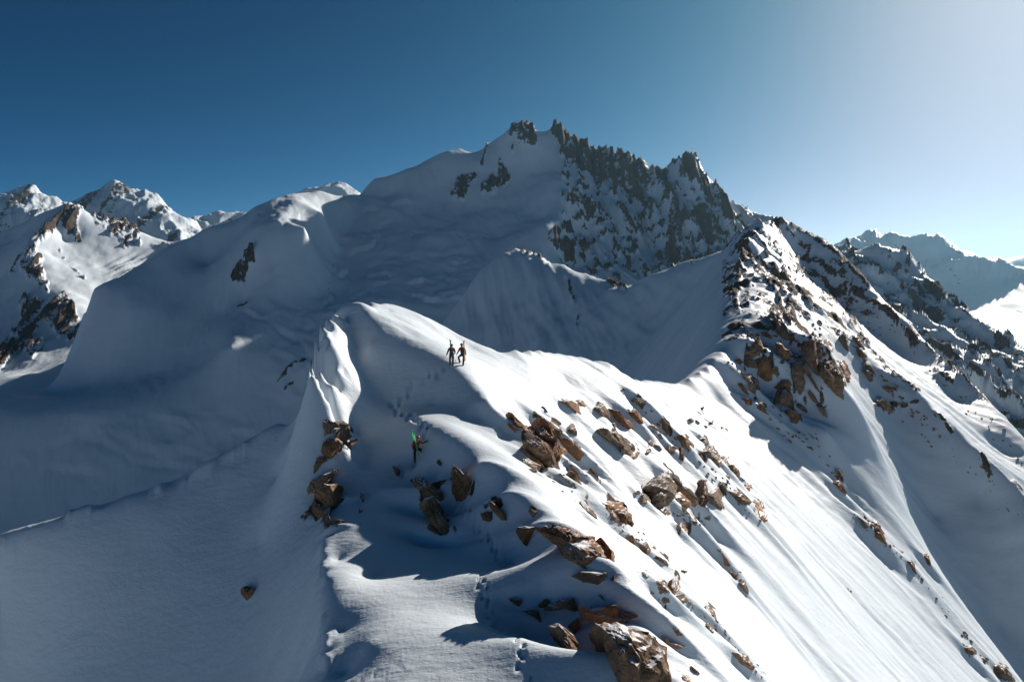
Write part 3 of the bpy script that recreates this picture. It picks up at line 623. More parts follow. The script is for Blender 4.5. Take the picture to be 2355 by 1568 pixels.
# ---- main mountain with its hanging glacier and the basin on the left
m_sky = ([(590, 473, 1650), (640, 458, 1700), (700, 450, 1760), (780, 450, 1850), (835, 438, 1930), (862, 410, 1960), (872, 418, 1970), (940, 385, 2000), (1000, 362, 2030), (1058, 340, 2060), (1082, 362, 2085), (1100, 352, 2060), (1130, 325, 2055), (1185, 294, 2060), (1212, 288, 2080), (1237, 306, 2100), (1255, 302, 2110), (1280, 288, 2120), (1310, 318, 2105), (1345, 345, 2080), (1382, 370, 2050), (1410, 365, 2030), (1450, 365, 2000), (1500, 400, 1970), (1530, 402, 1955), (1548, 390, 1950), (1590, 375, 1930), (1640, 430, 1880), (1690, 480, 1830), (1735, 505, 1800), (1850, 560, 1750), (1950, 640, 1700)], [(40, 160, -130), (150, 600, -480)])
m_shadow_spur = ([(590, 473, 1650), (560, 495, 1600), (475, 530, 1560), (400, 560, 1490), (300, 620, 1400), (215, 662, 1330), (197, 740, 1280), (170, 820, 1230), (120, 900, 1190)], [(-60, 60, -55), (-200, 220, -190)])  # crest below the shoulder is made up, shaped along a cast shadow's edge
m_E1 = [(590, 475, 1650), (598, 520, 1460), (585, 570, 1410), (580, 615, 1400), (572, 650, 1390), (560, 690, 1370), (545, 740, 1290), (530, 800, 1185)]
m_rib = [(1275, 385, 1950), (1305, 437, 1780), (1298, 480, 1700), (1280, 530, 1620), (1255, 570, 1560), (1235, 605, 1500)]
m_but = [(1130, 325, 2055), (1095, 385, 1960), (1060, 430, 1900), (1030, 465, 1850)]
m_ser = [(830, 445, 1900), (800, 520, 1720), (760, 600, 1540), (755, 650, 1450), (700, 690, 1360)]
m_pyr = [(1590, 375, 1930), (1575, 440, 1840), (1560, 520, 1740), (1545, 600, 1640)]
m_pyr2 = [(1410, 365, 2030), (1440, 440, 1930), (1480, 520, 1800), (1520, 590, 1700)]
m_brk = [(-200, 965, 1045), (0, 960, 1048), (100, 955, 1050), (200, 950, 1056), (300, 940, 1080), (400, 925, 1105), (500, 910, 1125), (600, 900, 1140), (700, 880, 1155)]
m_brk2 = [(-200, 1250, 902), (0, 1250, 904), (100, 1240, 912), (200, 1220, 925), (300, 1150, 966), (400, 1100, 1006), (500, 1060, 1037), (600, 1020, 1067), (700, 970, 1098)]
H_main = field([m_brk, m_brk2, m_sky, m_shadow_spur, m_E1, m_rib, m_but, m_ser, m_pyr, m_pyr2], [
    (400, 700, 1350), (350, 800, 1250), (480, 620, 1500), (300, 720, 1280),
    (650, 500, 1500), (700, 520, 1455), (660, 560, 1420), (630, 610, 1400), (690, 600, 1410), (740, 480, 1600), (640, 650, 1370), (790, 540, 1640), (720, 560, 1480),
    (900, 450, 1900), (850, 560, 1640), (950, 540, 1700), (1050, 560, 1640), (1150, 540, 1680), (1200, 480, 1800), (1100, 480, 1820), (1000, 440, 1900), (1230, 400, 1940), (1150, 400, 1950), (1250, 500, 1740), (1000, 620, 1520), (900, 620, 1500), (1100, 650, 1450),
    (900, 680, 1380), (1000, 690, 1380), (850, 700, 1330), (650, 780, 1245), (720, 760, 1270), (600, 820, 1195), (700, 850, 1170), (1000, 750, 1280), (1100, 750, 1280),
    (0, 900, 1180), (200, 890, 1200), (350, 860, 1210), (-150, 920, 1150), (450, 840, 1200),
    (1340, 470, 1850), (1330, 560, 1690), (1300, 620, 1570), (1400, 450, 1860), (1450, 500, 1790), (1400, 560, 1680), (1500, 480, 1830), (1620, 520, 1720), (1450, 620, 1580), (1650, 560, 1690), (1620, 640, 1530), (1400, 640, 1530), (1700, 620, 1560),
    (1200, 800, 1150), (1500, 800, 1150), (1800, 800, 1150), (1350, 400, 1960), (1320, 380, 2000)],
    [(-500, 500, -420), (0, 560, -420), (-1000, 800, -400), (-1100, 1100, -300), (900, 1300, -200), (-700, 2300, 0), (900, 2400, 0), (1200, 1700, -100)], step=18)

def main_rocks(px, py, X, Y, Z):
    polys = [[(1025, 455), (1045, 419), (1068, 399), (1095, 405), (1078, 432), (1052, 462)], [(1098, 392), (1112, 355), (1122, 325), (1128, 345), (1110, 389)],
             [(1102, 425), (1118, 419), (1145, 412), (1145, 372), (1152, 365), (1168, 389), (1182, 402), (1158, 432), (1125, 449), (1105, 445)],
             [(1162, 315), (1185, 285), (1208, 275), (1225, 295), (1238, 329), (1228, 342), (1202, 342), (1185, 312), (1175, 322)], [(1172, 349), (1182, 339), (1185, 352), (1178, 359)],
             [(1262, 305), (1278, 275), (1300, 290), (1325, 320), (1352, 345), (1338, 355), (1312, 332), (1292, 335)],
             [(1285, 342), (1318, 340), (1352, 345), (1382, 360), (1395, 375), (1408, 355), (1438, 352), (1468, 370), (1488, 390), (1518, 395), (1532, 402), (1548, 445), (1555, 479), (1532, 485), (1512, 445), (1485, 445), (1460, 425), (1485, 465), (1512, 485), (1492, 499), (1465, 469), (1435, 445), (1412, 459), (1378, 432), (1345, 402), (1315, 375), (1285, 355)],
             [(1305, 445), (1318, 442), (1352, 479), (1378, 519), (1352, 509), (1332, 485), (1300, 465)], [(1285, 512), (1295, 529), (1292, 559), (1308, 545), (1318, 579), (1318, 612), (1295, 609), (1288, 585), (1258, 565), (1265, 545)],
             [(1298, 508), (1318, 525), (1348, 562), (1358, 595), (1348, 598), (1332, 565), (1305, 532)], [(1418, 472), (1438, 492), (1452, 529), (1472, 552), (1462, 559), (1438, 532), (1422, 502)],
             [(1338, 462), (1368, 478), (1395, 498), (1408, 512), (1388, 512), (1358, 488)], [(1577, 483), (1603, 479), (1637, 489), (1650, 512), (1683, 543), (1653, 559), (1630, 576), (1590, 533), (1570, 513)],
             [(1590, 420), (1630, 420), (1650, 446), (1672, 475), (1685, 506), (1695, 526), (1680, 533), (1653, 496), (1603, 446)], [(1570, 596), (1590, 576), (1613, 573), (1617, 609), (1590, 636), (1570, 639)],
             [(1535, 500), (1560, 480), (1575, 520), (1570, 600), (1550, 640), (1530, 600)], [(1560, 385), (1590, 365), (1612, 395), (1600, 430), (1580, 440)],
             [(530, 640), (548, 612), (562, 585), (580, 568), (588, 590), (575, 625), (555, 655), (540, 652)], [(1428, 590), (1445, 570), (1462, 590), (1450, 622)]]
    m = np.zeros(px.shape)
    wx = px + 9 * fbm(X / 34, (Y - Z) / 34, 4, 121); wy = py + 9 * fbm(X / 34 + 9, (Y - Z) / 34, 4, 122)
    for p in polys: m = np.maximum(m, in_poly(wx, wy, p) * 1.0)
    for line, w in [([(640, 880), (665, 850), (700, 830)], 7), ([(655, 900), (675, 880)], 4), ([(745, 700), (762, 650), (770, 610)], 2.5), ([(1210, 460), (1220, 455)], 3), ([(610, 935), (622, 945)], 4), ([(545, 705), (580, 695)], 4)]:
        m = np.maximum(m, strip_mask(px, py, line, w) * 0.8)
    m = blur(m, 1)
    sc = 0.76 + 0.26 * np.tanh(2.5 * fbm(X / 26, (Y - Z) / 60, 4, 77))
    sprinkle = ((px > 1290) & (px < 1720) & (py < 660)) * (0.2 + 0.68 * smooth(0.0, 0.7, fbm(X / 24 + Z / 60, Z / 22, 5, 91)))
    return np.maximum(m * sc, sprinkle)

def main_detail(X, Y, Z, R):
    px, py = project(X, Y, Z)
    up = smooth(-150, 150, Z)
    Z = Z + (3 + 6 * smooth(-150, 0, Z)) * fbm(X / 160, Y / 160, 3, 101) + 1.7 * fbm((X + .3 * Y + 20 * fbm(X / 90, Y / 90, 2, 104)) / 34, Y / 80, 4, 103)
    # fluted right-hand faces
    Z = Z + smooth(1300, 1400, px) * up * (19 * (ridged((X + 0.25 * Y) / 62, Y / 400, 5, 105) - 0.5) + 6 * ridged(X / 22, (Y - Z) / 120, 3, 106))
    # ice steps and crevasse bands of the glacier
    gl = smooth(740, 820, px) * smooth(1180, 1080, px) * smooth(560, 620, py) * smooth(760, 700, py)
    ph = Z / 42.0 + 0.9 * fbm(X / 170, Y / 130, 4, 107)
    fr = ph - np.floor(ph)
    Z = Z + gl * 5 * smooth(-0.35, 0.35, fbm(X / 120, Y / 200, 2, 108)) * (smooth(0, 0.22, fr) - fr)
    gl2 = smooth(120, 230, px) * smooth(640, 540, px) * smooth(930, 960, py) * smooth(1120, 1050, py)
    Z = Z + gl2 * 5 * fbm(X / 70, Y / 45, 2, 109) + gl2 * 3 * ridged(X / 90, Y / 40, 2, 111)
    up2 = smooth(840, 900, px) * smooth(1250, 1150, px) * smooth(470, 500, py) * smooth(640, 600, py)
    ph = Z / 34.0 + 0.8 * fbm(X / 200, Y / 160, 3, 117); fr = ph - np.floor(ph)
    Z = Z + up2 * 1.5 * smooth(-0.2, 0.5, fbm(X / 150, Y / 150, 2, 119)) * (smooth(0, 0.3, fr) - fr)
    mid = smooth(560, 640, px) * smooth(820, 760, px) * smooth(650, 720, py) * smooth(960, 900, py)
    Z = Z + mid * 4 * ridged(X / 80 + Y / 90, Y / 60, 2, 113)
    wx = px + 14 * fbm(X / 60, Y / 60, 4, 131); wy = py + 14 * fbm(X / 60 + 7, Y / 60, 4, 132)
    for line, A_, w_ in (([(892, 505), (862, 552), (828, 582), (798, 612), (765, 650), (750, 700)], -9, 22), ([(850, 629), (918, 635), (972, 649), (1035, 652)], 11, 18), ([(860, 668), (935, 675), (985, 689), (1040, 686)], 10, 16),
                         ([(785, 485), (835, 478), (902, 475), (980, 470)], 7, 26), ([(940, 540), (1020, 548), (1110, 540)], 4, 20), ([(900, 585), (1000, 590), (1090, 600)], 5, 16),
                         ([(120, 1015), (200, 988), (290, 1000), (345, 1040)], 5, 34), ([(240, 1020), (310, 1060), (430, 1078)], 5, 30), ([(390, 965), (470, 1000), (570, 1000)], 5, 30), ([(430, 1050), (520, 1068), (610, 1045)], 4, 30), ([(60, 1060), (180, 1070), (260, 1105)], 4, 34),
                         ([(590, 500), (640, 520), (680, 500)], 4, 18), ([(590, 650), (640, 622), (695, 596)], 9, 14), ([(640, 760), (700, 790), (720, 840)], 6, 16), ([(560, 720), (620, 735), (680, 715)], 6, 16)):
        Z = Z + step_relief(wx, wy, line, A_ * 0.75 * smooth(-0.5, 0.3, fbm(X / 70, Y / 70, 2, 133)), w_ * 0.6)
    rk = smooth(0.3, 0.8, R) * (0.2 + 0.8 * smooth(-60, 60, Z))
    f1, v = cells(X / 12, (Y - Z) / 20, 19)
    return Z + rk * ((v - 0.3) * 11 + 10 * ridged(X / 22, (Y - Z) / 90, 4, 115) + 6 * fbm(X / 12, (Y - Z) / 12, 3, 116))

m_far = terrain_mat("snow_and_rock_far", 9.0, 0.7, ((0.036, 0.027, 0.023), (0.11, 0.08, 0.064), (0.215, 0.162, 0.128)))
T_main = build_terrain("main_mountain", H_main, -0.86, 0.56, 900, 480, 2700, 560, m_far, main_detail, main_rocks)

# ---- rocky peak on the left, behind the spur made up along the shadow edge
l_sky = ([(-120, 600, 2500), (0, 549, 2550), (67, 521, 2550), (133, 484, 2520), (160, 470, 2500), (187, 478, 2520), (220, 498, 2560), (260, 511, 2600), (290, 515, 2620), (317, 538, 2640), (367, 555, 2660), (390, 561, 2660), (433, 556, 2680), (467, 538, 2700), (560, 500, 2750)], [(0, 150, -120), (0, 500, -400)])
l_rib = [(160, 470, 2500), (120, 510, 2380), (87, 535, 2300), (67, 568, 2230), (87, 621, 2140), (107, 661, 2070), (143, 688, 2000), (187, 728, 1900), (200, 765, 1840)]
H_left = field([l_sky, l_rib], [(200, 560, 2400), (300, 600, 2420), (250, 650, 2230), (200, 680, 2090), (400, 600, 2480), (350, 650, 2300), (250, 720, 2050), (300, 800, 1900), (30, 620, 2180), (0, 700, 2050), (0, 640, 2170), (30, 560, 2360), (0, 800, 1820), (60, 750, 1930), (100, 780, 1830), (150, 785, 1810), (0, 860, 1650), (100, 860, 1550), (-120, 800, 1850), (60, 680, 2050), (150, 560, 2380), (120, 590, 2260), (150, 640, 2150)],
                [(-1500, 1200, -260), (-800, 1300, -250), (-300, 1500, -200), (-1000, 3000, -200), (0, 2900, 0)], step=14)
def left_rocks(px, py, X, Y, Z):
    polys = [[(60, 560), (85, 530), (140, 490), (160, 462), (190, 475), (180, 520), (200, 560), (170, 550), (140, 530), (100, 545), (85, 570), (100, 620), (110, 650), (90, 660), (60, 640), (45, 620)],
             [(45, 700), (65, 685), (100, 690), (140, 680), (165, 700), (205, 750), (200, 775), (160, 790), (130, 770), (100, 740), (70, 770), (50, 740)],
             [(0, 800), (30, 780), (70, 780), (100, 790), (110, 800), (80, 830), (40, 810), (10, 850), (0, 860), (-60, 860)], [(205, 486), (260, 498), (290, 508), (320, 535), (325, 565), (290, 572), (265, 550), (225, 525)], [(20, 620), (50, 580), (60, 600), (25, 640)],
             [(30, 770), (55, 730), (75, 760), (60, 790)]]
    m = np.zeros(px.shape)
    wx = px + 8 * fbm(X / 40, (Y - Z) / 40, 4, 221); wy = py + 8 * fbm(X / 40 + 9, (Y - Z) / 40, 4, 222)
    for p in polys: m = np.maximum(m, in_poly(wx, wy, p) * 1.0)
    for line, w in [([(135, 565), (150, 600), (195, 640)], 4), ([(340, 560), (400, 566), (440, 558)], 5), ([(90, 640), (120, 690), (150, 705)], 8)]:
        m = np.maximum(m, strip_mask(px, py, line, w) * 0.8)
    return blur(m, 1) * (0.66 + 0.26 * np.tanh(2.5 * fbm(X / 26, (Y - Z) / 60, 4, 177)))
def left_detail(X, Y, Z, R):
    Z = Z + 7 * fbm(X / 160, Y / 160, 3, 201) + 1.5 * fbm(X / 30, Y / 60, 4, 203)
    px, py = project(X, Y, Z)
    Z = Z + smooth(220, 300, px) * smooth(570, 610, py) * 8 * ridged((X - 0.2 * Y) / 26, Y / 500, 2, 205)
    f1, v = cells(X / 18, (Y - Z) / 30, 29)
    return Z + smooth(0.3, 0.8, R) * ((v - 0.3) * 22 + 12 * ridged(X / 40, (Y - Z) / 70, 4, 215))
T_left = build_terrain("rocky_peak", H_left, -0.88, -0.2, 420, 1350, 3300, 300, m_far, left_detail, left_rocks)

# ---- distant peaks
def far_peaks(name, skyline, back, front, wpts, u0, u1, nu, y0, y1, ny, mat, amp, lam, seed, rockamt):
    h = field([(skyline, back)], front, wpts, step=9)
    def rk(px, py, X, Y, Z):
        return rockamt * (0.5 + smooth(0.0, 0.8, fbm(X / (lam * 0.35), (Y - Z) / (lam * .8), 4, seed)))
    def de(X, Y, Z, R):
        hi = smooth(-120, 150, Z)
        Z = Z + hi * amp * (ridged(X / lam, Y / (lam * 1.3), 5, seed + 3, 0.5) - 0.8) + amp * fbm(X / (lam * 2.2), Y / (lam * 2.2), 3, seed + 5)
        return Z
    return build_terrain(name, h, u0, u1, nu, y0, y1, ny, mat, de, rk)
m_vfar = terrain_mat("snow_and_rock_distant", 22.0, 0.3, ((0.03, 0.028, 0.028), (0.09, 0.08, 0.07), (0.16, 0.14, 0.12)))
far_peaks("distant_peak", [(-150, 520, 5600), (-60, 470, 5500), (0, 451, 5400), (27, 433, 5400), (50, 428, 5400), (67, 440, 5400), (82, 441, 5420), (100, 465, 5450), (133, 483, 5500), (180, 490, 5600), (230, 520, 5700)],
          [(0, 400, -350), (0, 1500, -1100)], [(30, 500, 5050), (80, 530, 4900), (0, 560, 4700), (150, 560, 4800), (-100, 560, 4800), (200, 600, 4600)], [(-4000, 3600, -100), (-2500, 3600, -100)],
          -0.9, -0.55, 220, 3800, 7000, 160, m_vfar, 62, 420, 301, 0.6)
far_peaks("distant_dome", [(150, 505, 4700), (200, 475, 4700), (233, 451, 4700), (253, 436, 4700), (283, 425, 4700), (300, 430, 4700), (320, 438, 4680), (360, 455, 4650), (383, 460, 4640), (417, 485, 4600), (450, 511, 4560), (473, 531, 4500), (540, 580, 4450)],
          [(0, 400, -350), (0, 1500, -1100)], [(283, 500, 4350), (240, 510, 4350), (350, 520, 4250), (300, 560, 4100), (400, 560, 4150), (200, 560, 4100)], [(-2800, 3200, -100), (-1600, 3200, -100)],
          -0.7, -0.36, 260, 3400, 6200, 170, m_vfar, 50, 400, 321, 0.55)
far_peaks("distant_ridge", [(420, 530, 6500), (463, 513, 6500), (503, 493, 6500), (523, 498, 6500), (543, 491, 6500), (557, 501, 6500), (640, 480, 6600), (703, 438, 6600), (745, 434, 6600), (775, 422, 6600), (800, 430, 6600), (830, 450, 6600), (900, 480, 6600)],
          [(0, 500, -450), (0, 1500, -1100)], [(500, 540, 6000), (560, 560, 5900), (700, 520, 6000), (780, 510, 6000), (850, 540, 6000)], [(-2400, 5000, -100), (-1000, 5000, -100)],
          -0.52, -0.14, 240, 5200, 7800, 120, m_vfar, 30, 300, 341, 0.3)
far_peaks("right_massif", [(1850, 620, 6300), (1917, 573, 6300), (1940, 553, 6300), (1960, 543, 6300), (1990, 538, 6300), (2013, 534, 6300), (2037, 543, 6250), (2070, 558, 6200), (2093, 559, 6200), (2113, 553, 6150), (2137, 558, 6100), (2170, 561, 6050), (2203, 573, 5950), (2237, 583, 5850), (2270, 593, 5750), (2303, 603, 5650), (2360, 615, 5550), (2480, 640, 5400)],
          [(0, 500, -300), (0, 1800, -900)], [(2000, 600, 5900), (2100, 620, 5720), (2200, 640, 5480), (2300, 650, 5320), (2000, 660, 5480), (2100, 690, 5200), (2200, 700, 5050), (2300, 710, 4950), (2400, 710, 4850), (2150, 720, 4550), (2250, 735, 4200), (2355, 760, 3600), (2450, 780, 3300), (2250, 780, 2900), (2355, 830, 2500), (2100, 760, 3100)],
          [(1200, 2000, -260), (2000, 1900, -300), (1400, 6000, -100)], 0.36, 0.96, 420, 1900, 8600, 240, m_vfar, 62, 430, 361, 0.34)
far_peaks("far_right_ridge", [(2200, 612, 10500), (2280, 602, 10500), (2303, 597, 10500), (2337, 589, 10500), (2370, 580, 10500), (2450, 560, 10500), (2520, 570, 10500)],
          [(0, 700, -400), (0, 2500, -1300)], [(2300, 660, 9500), (2400, 660, 9500), (2500, 660, 9500)], [(5000, 8500, -200)], 0.6, 1.0, 120, 8200, 14000, 60, m_vfar, 40, 1200, 381, 0.2)
def mr():
    h = field([([(1880, 610, 1550), (1925, 585, 1500), (1947, 559, 1500), (1965, 590, 1470), (1997, 612, 1430), (2030, 602, 1410), (2050, 594, 1400), (2080, 606, 1370), (2118, 616, 1320), (2125, 640, 1290), (2170, 679, 1250), (2203, 716, 1200), (2270, 766, 1120), (2336, 806, 1060), (2450, 870, 980)], [(30, 60, -60), (150, 400, -380)])],
              [(1990, 680, 1250), (2060, 680, 1240), (2100, 700, 1210), (2150, 750, 1120), (2100, 780, 1050), (2200, 850, 930), (2355, 930, 850), (2000, 760, 1100), (2355, 860, 960), (2270, 810, 1030), (2450, 1000, 780)], [(400, 1100, -250), (700, 700, -330), (1000, 700, -400), (1500, 1200, -420), (1200, 1900, -350)], step=14)
    def rk(px, py, X, Y, Z):
        m = in_poly(px, py, [(2103, 656), (2137, 653), (2170, 683), (2183, 729), (2163, 742), (2110, 730), (2083, 696)]) * 1.0
        m = np.maximum(m, in_poly(px, py, [(1935, 580), (1947, 555), (1960, 585), (1985, 625), (1970, 660), (1950, 630)]) * 0.8)
        m = np.maximum(m, in_poly(px, py, [(2030, 610), (2052, 592), (2080, 620), (2120, 655), (2080, 690), (2045, 650)]) * 0.55)
        for line, w in [([(2203, 716), (2270, 770), (2340, 815)], 4), ([(2200, 760), (2190, 790)], 6), ([(2060, 700), (2100, 740)], 5)]:
            m = np.maximum(m, strip_mask(px, py, line, w) * 0.8)
        return np.maximum(blur(m, 1) * (0.66 + 0.26 * np.tanh(2.5 * fbm(X / 20, (Y - Z) / 40, 4, 477))), 0.2 + 0.6 * smooth(0.0, 0.7, fbm(X / 20 + Y / 60, Z / 18, 5, 478)))
    def de(X, Y, Z, R):
        f1, v = cells(X / 14, (Y - Z) / 20, 49)
        return Z + 8 * fbm(X / 90, Y / 90, 4, 401) + 11 * (ridged((X + Y * .4) / 80, Y / 160, 4, 405) - .5) + smooth(0.3, 0.8, R) * ((v - 0.3) * 12 + 6 * ridged(X / 25, (Y - Z) / 40, 4, 415))
    return build_terrain("right_spur", h, 0.38, 0.94, 330, 650, 2000, 260, m_far, de, rk)
T_mr = mr()

# ---- snowfield that carries everything to the horizon
bm = bmesh.new()
bmesh.ops.create_grid(bm, x_segments=80, y_segments=80, size=60000)
for v in bm.verts:
    v.co.z = -520 + 60 * float(fbm(np.array([v.co.x / 9000]), np.array([v.co.y / 9000]), 3, 501)[0])
me = bpy.data.meshes.new("snowfield"); bm.to_mesh(me); bm.free()
me.materials.append(m_vfar)
o = bpy.data.objects.new("snowfield", me); scene.collection.objects.link(o); o["kind"] = "structure"

# ------------------------------------------------------------------ rocks of the near ridge
def rock_mat(name, cols, s=1.0):
    m, nt = new_mat(name); L = nt.links
    out = nt.nodes.new("ShaderNodeOutputMaterial")
    geo = nt.nodes.new("ShaderNodeNewGeometry"); pos = geo.outputs['Position']
    r1 = noise_tex(nt, pos, 0.7 / s, 6, 0.65); r2 = noise_tex(nt, pos, 7.0 / s, 6, 0.75)
    st = noise_tex(nt, pos, 1.2 / s, 4, 0.6, ((0.5, 0.3, 0.6), (0.3, 3.0, 1.0)))
    c = ramp(nt, math_node(nt, 'ADD', math_node(nt, 'MULTIPLY', r1, 0.5), math_node(nt, 'ADD', math_node(nt, 'MULTIPLY', r2, 0.25), math_node(nt, 'MULTIPLY', st, 0.25))), [(0.33, cols[0]), (0.47, cols[1]), (0.56, cols[2]), (0.68, cols[3])])
    rock = nt.nodes.new("ShaderNodeBsdfPrincipled"); rock.inputs['Roughness'].default_value = 0.85; rock.inputs['Specular IOR Level'].default_value = 0.2
    L.new(c, rock.inputs['Base Color'])
    vor = node(nt, "ShaderNodeTexVoronoi", Scale=1.7 / s); vor.feature = 'DISTANCE_TO_EDGE'; L.new(pos, vor.inputs['Vector'])
    crack = math_node(nt, 'MINIMUM', vor.outputs['Distance'], 0.05)
    h = math_node(nt, 'ADD', math_node(nt, 'MULTIPLY', r2, 0.10 * s), math_node(nt, 'ADD', math_node(nt, 'MULTIPLY', st, 0.16 * s), math_node(nt, 'MULTIPLY', crack, 1.0 * s)))
    b = node(nt, "ShaderNodeBump", Strength=0.55, Distance=1.0); L.new(h, b.inputs['Height']); L.new(b.outputs[0], rock.inputs['Normal'])
    # snow lying on the ledges
    sep = nt.nodes.new("ShaderNodeSeparateXYZ"); L.new(geo.outputs['Normal'], sep.inputs[0])
    sn = math_node(nt, 'ADD', sep.outputs['Z'], math_node(nt, 'MULTIPLY', math_node(nt, 'SUBTRACT', r1, 0.5), 0.5))
    sn = math_node(nt, 'MULTIPLY', math_node(nt, 'SUBTRACT', sn, 0.9), 14.0, True)
    snow = nt.nodes.new("ShaderNodeBsdfPrincipled"); snow.inputs['Base Color'].default_value = (0.85, 0.865, 0.885, 1); snow.inputs['Roughness'].default_value = 0.55
    mix = nt.nodes.new("ShaderNodeMixShader"); L.new(sn, mix.inputs[0]); L.new(rock.outputs[0], mix.inputs[1]); L.new(snow.outputs[0], mix.inputs[2])
    L.new(mix.outputs[0], out.inputs['Surface'])
    return m
m_rock = [rock_mat("brown_granite", ((0.065, 0.040, 0.026), (0.215, 0.130, 0.078), (0.325, 0.204, 0.124), (0.468, 0.319, 0.195))),
          rock_mat("grey_granite", ((0.062, 0.046, 0.034), (0.202, 0.140, 0.096), (0.305, 0.218, 0.150), (0.442, 0.332, 0.227))),
          rock_mat("rust_granite", ((0.065, 0.036, 0.021), (0.247, 0.130, 0.068), (0.370, 0.198, 0.101), (0.494, 0.315, 0.179)))]

def make_rock(name, outline, mat, seed, bulge=0.32, parent=None, rise=0.5):
    """a rock standing in the snow, with its outline in the photograph, at the depth of the slope there"""
    r = random.Random(seed)
    n = len(outline)
    cx = sum(p[0] for p in outline) / n; cy = sum(p[1] for p in outline) / n
    low = sorted(outline, key=lambda p: -p[1])[:max(2, n // 3)]
    ds = [hit(T_near, *p) for p in low]; ds = [d for d in ds if d]
    if not ds: return None
    db = min(ds)
    ring = []
    for (px, py) in outline:
        d = hit(T_near, px, py) or db
        d = min(max(d, db * 0.97), db * 1.25)
        d = db + rise * (d - db)
        ring.append(Vector(pt(px, py, d)))
    C = sum(ring, Vector()) / n
    ext = [max(v[i] for v in ring) - min(v[i] for v in ring) for i in (0, 2)]
    size = max(min(ext), 0.3 * max(ext), 0.15)
    nrm = normal(T_near, C.x, C.y, max(0.5, size))
    f = (nrm * 0.7 + Vector((-C.x, -C.y, 0)).normalized() * 0.8 + Vector((r.uniform(-.3, .3), 0, 0))).normalized()
    th0 = r.uniform(0, 2 * math.pi)
    h = size * bulge
    verts = []
    verts.append(C + f * h * r.uniform(0.9, 1.3))
    inner = []
    for i, v in enumerate(ring):
        a = math.atan2(v.z - C.z, v.x - C.x)
        k = r.uniform(0.6, 0.82)
        inner.append(C + (v - C) * k + f * h * (0.85 + 0.35 * math.cos(a - th0)) * r.uniform(0.85, 1.15))
    mid = [v + f * 0.1 * h for v in ring]
    back = [C + (v - C) * 0.82 - f * size * r.uniform(0.8, 1.0) for v in ring]
    mid = [C + (v - C) * 1.03 for v in mid]
    verts += inner + mid + back + [C - f * size * 1.3]
    faces = []
    for i in range(n):
        j = (i + 1) % n
        faces.append((0, 1 + i, 1 + j))
        faces.append((1 + i, 1 + n + i, 1 + n + j, 1 + j))
        faces.append((1 + n + i, 1 + 2 * n + i, 1 + 2 * n + j, 1 + n + j))
        faces.append((1 + 2 * n + i, 1 + 3 * n, 1 + 2 * n + j))
    bm = bmesh.new()
    bv = [bm.verts.new(v) for v in verts]
    for fc in faces:
        try: bm.faces.new([bv[i] for i in fc])
        except ValueError: pass
    bmesh.ops.triangulate(bm, faces=bm.faces)
    px_size = size / db * F
    for _ in range(3 if px_size > 55 else 2 if px_size > 12 else 1):
        bmesh.ops.subdivide_edges(bm, edges=bm.edges, cuts=1, use_grid_fill=True)
    bm.normal_update()
    # broken facets: flatten the lumps on a handful of random planes, then roughen
    for q in range(9):
        pn = (f + Vector((r.uniform(-.9, .9), r.uniform(-.5, .5), r.uniform(-.9, .9)))).normalized() if q < 4 else Vector((r.uniform(-1, 1), r.uniform(-1, 0.4), r.uniform(-0.5, 1))).normalized()
        m = max((v.co - C).dot(pn) for v in bm.verts)
        lim = m * (r.uniform(0.62, 0.85) if q < 4 else r.uniform(0.92, 0.985))
        for v in bm.verts:
            e = (v.co - C).dot(pn) - lim
            if e > 0: v.co -= pn * e * 0.9
    co = np.array([v.co[:] for v in bm.verts])
    sx = 2.2 / size
    dn = 0.05 * size * fbm(co[:, 0] * sx + co[:, 1] * sx, co[:, 2] * sx - co[:, 1] * sx * .6, 4, seed) + 0.035 * size * ridged(co[:, 0] * sx * 1.7 - co[:, 1] * sx, co[:, 2] * sx * 1.7, 3, seed + 5)
    bm.normal_update()
    for v, d in zip(bm.verts, dn): v.co += v.normal * float(d)
    base = Vector((C.x, C.y, min(v.z for v in ring)))
    if parent is None:
        for v in bm.verts: v.co -= base
    bmesh.ops.recalc_face_normals(bm, faces=bm.faces)
    me = bpy.data.meshes.new(name); bm.to_mesh(me); bm.free()
    me.materials.append(mat)
    o = bpy.data.objects.new(name, me); scene.collection.objects.link(o)
    if parent is None: o.location = base
    else: o.parent = parent
    return o

for k, (crop, ol, mi, label) in enumerate(BOULDERS):
    o = make_rock("boulder", outline_px(crop, ol), m_rock[mi], 1000 + k * 7)
    if o:
        o["label"] = label; o["category"] = "boulder"; o["group"] = "boulders on the snow ridge"
k = 0
for crop, lst in OUTCROPS.items():
    for ol in lst:
        k += 1
        make_rock("rock", outline_px(crop, ol), m_rock[(k * 7) % 3], 5000 + k * 11, bulge=0.27, parent=T_near.obj, rise=0.58)

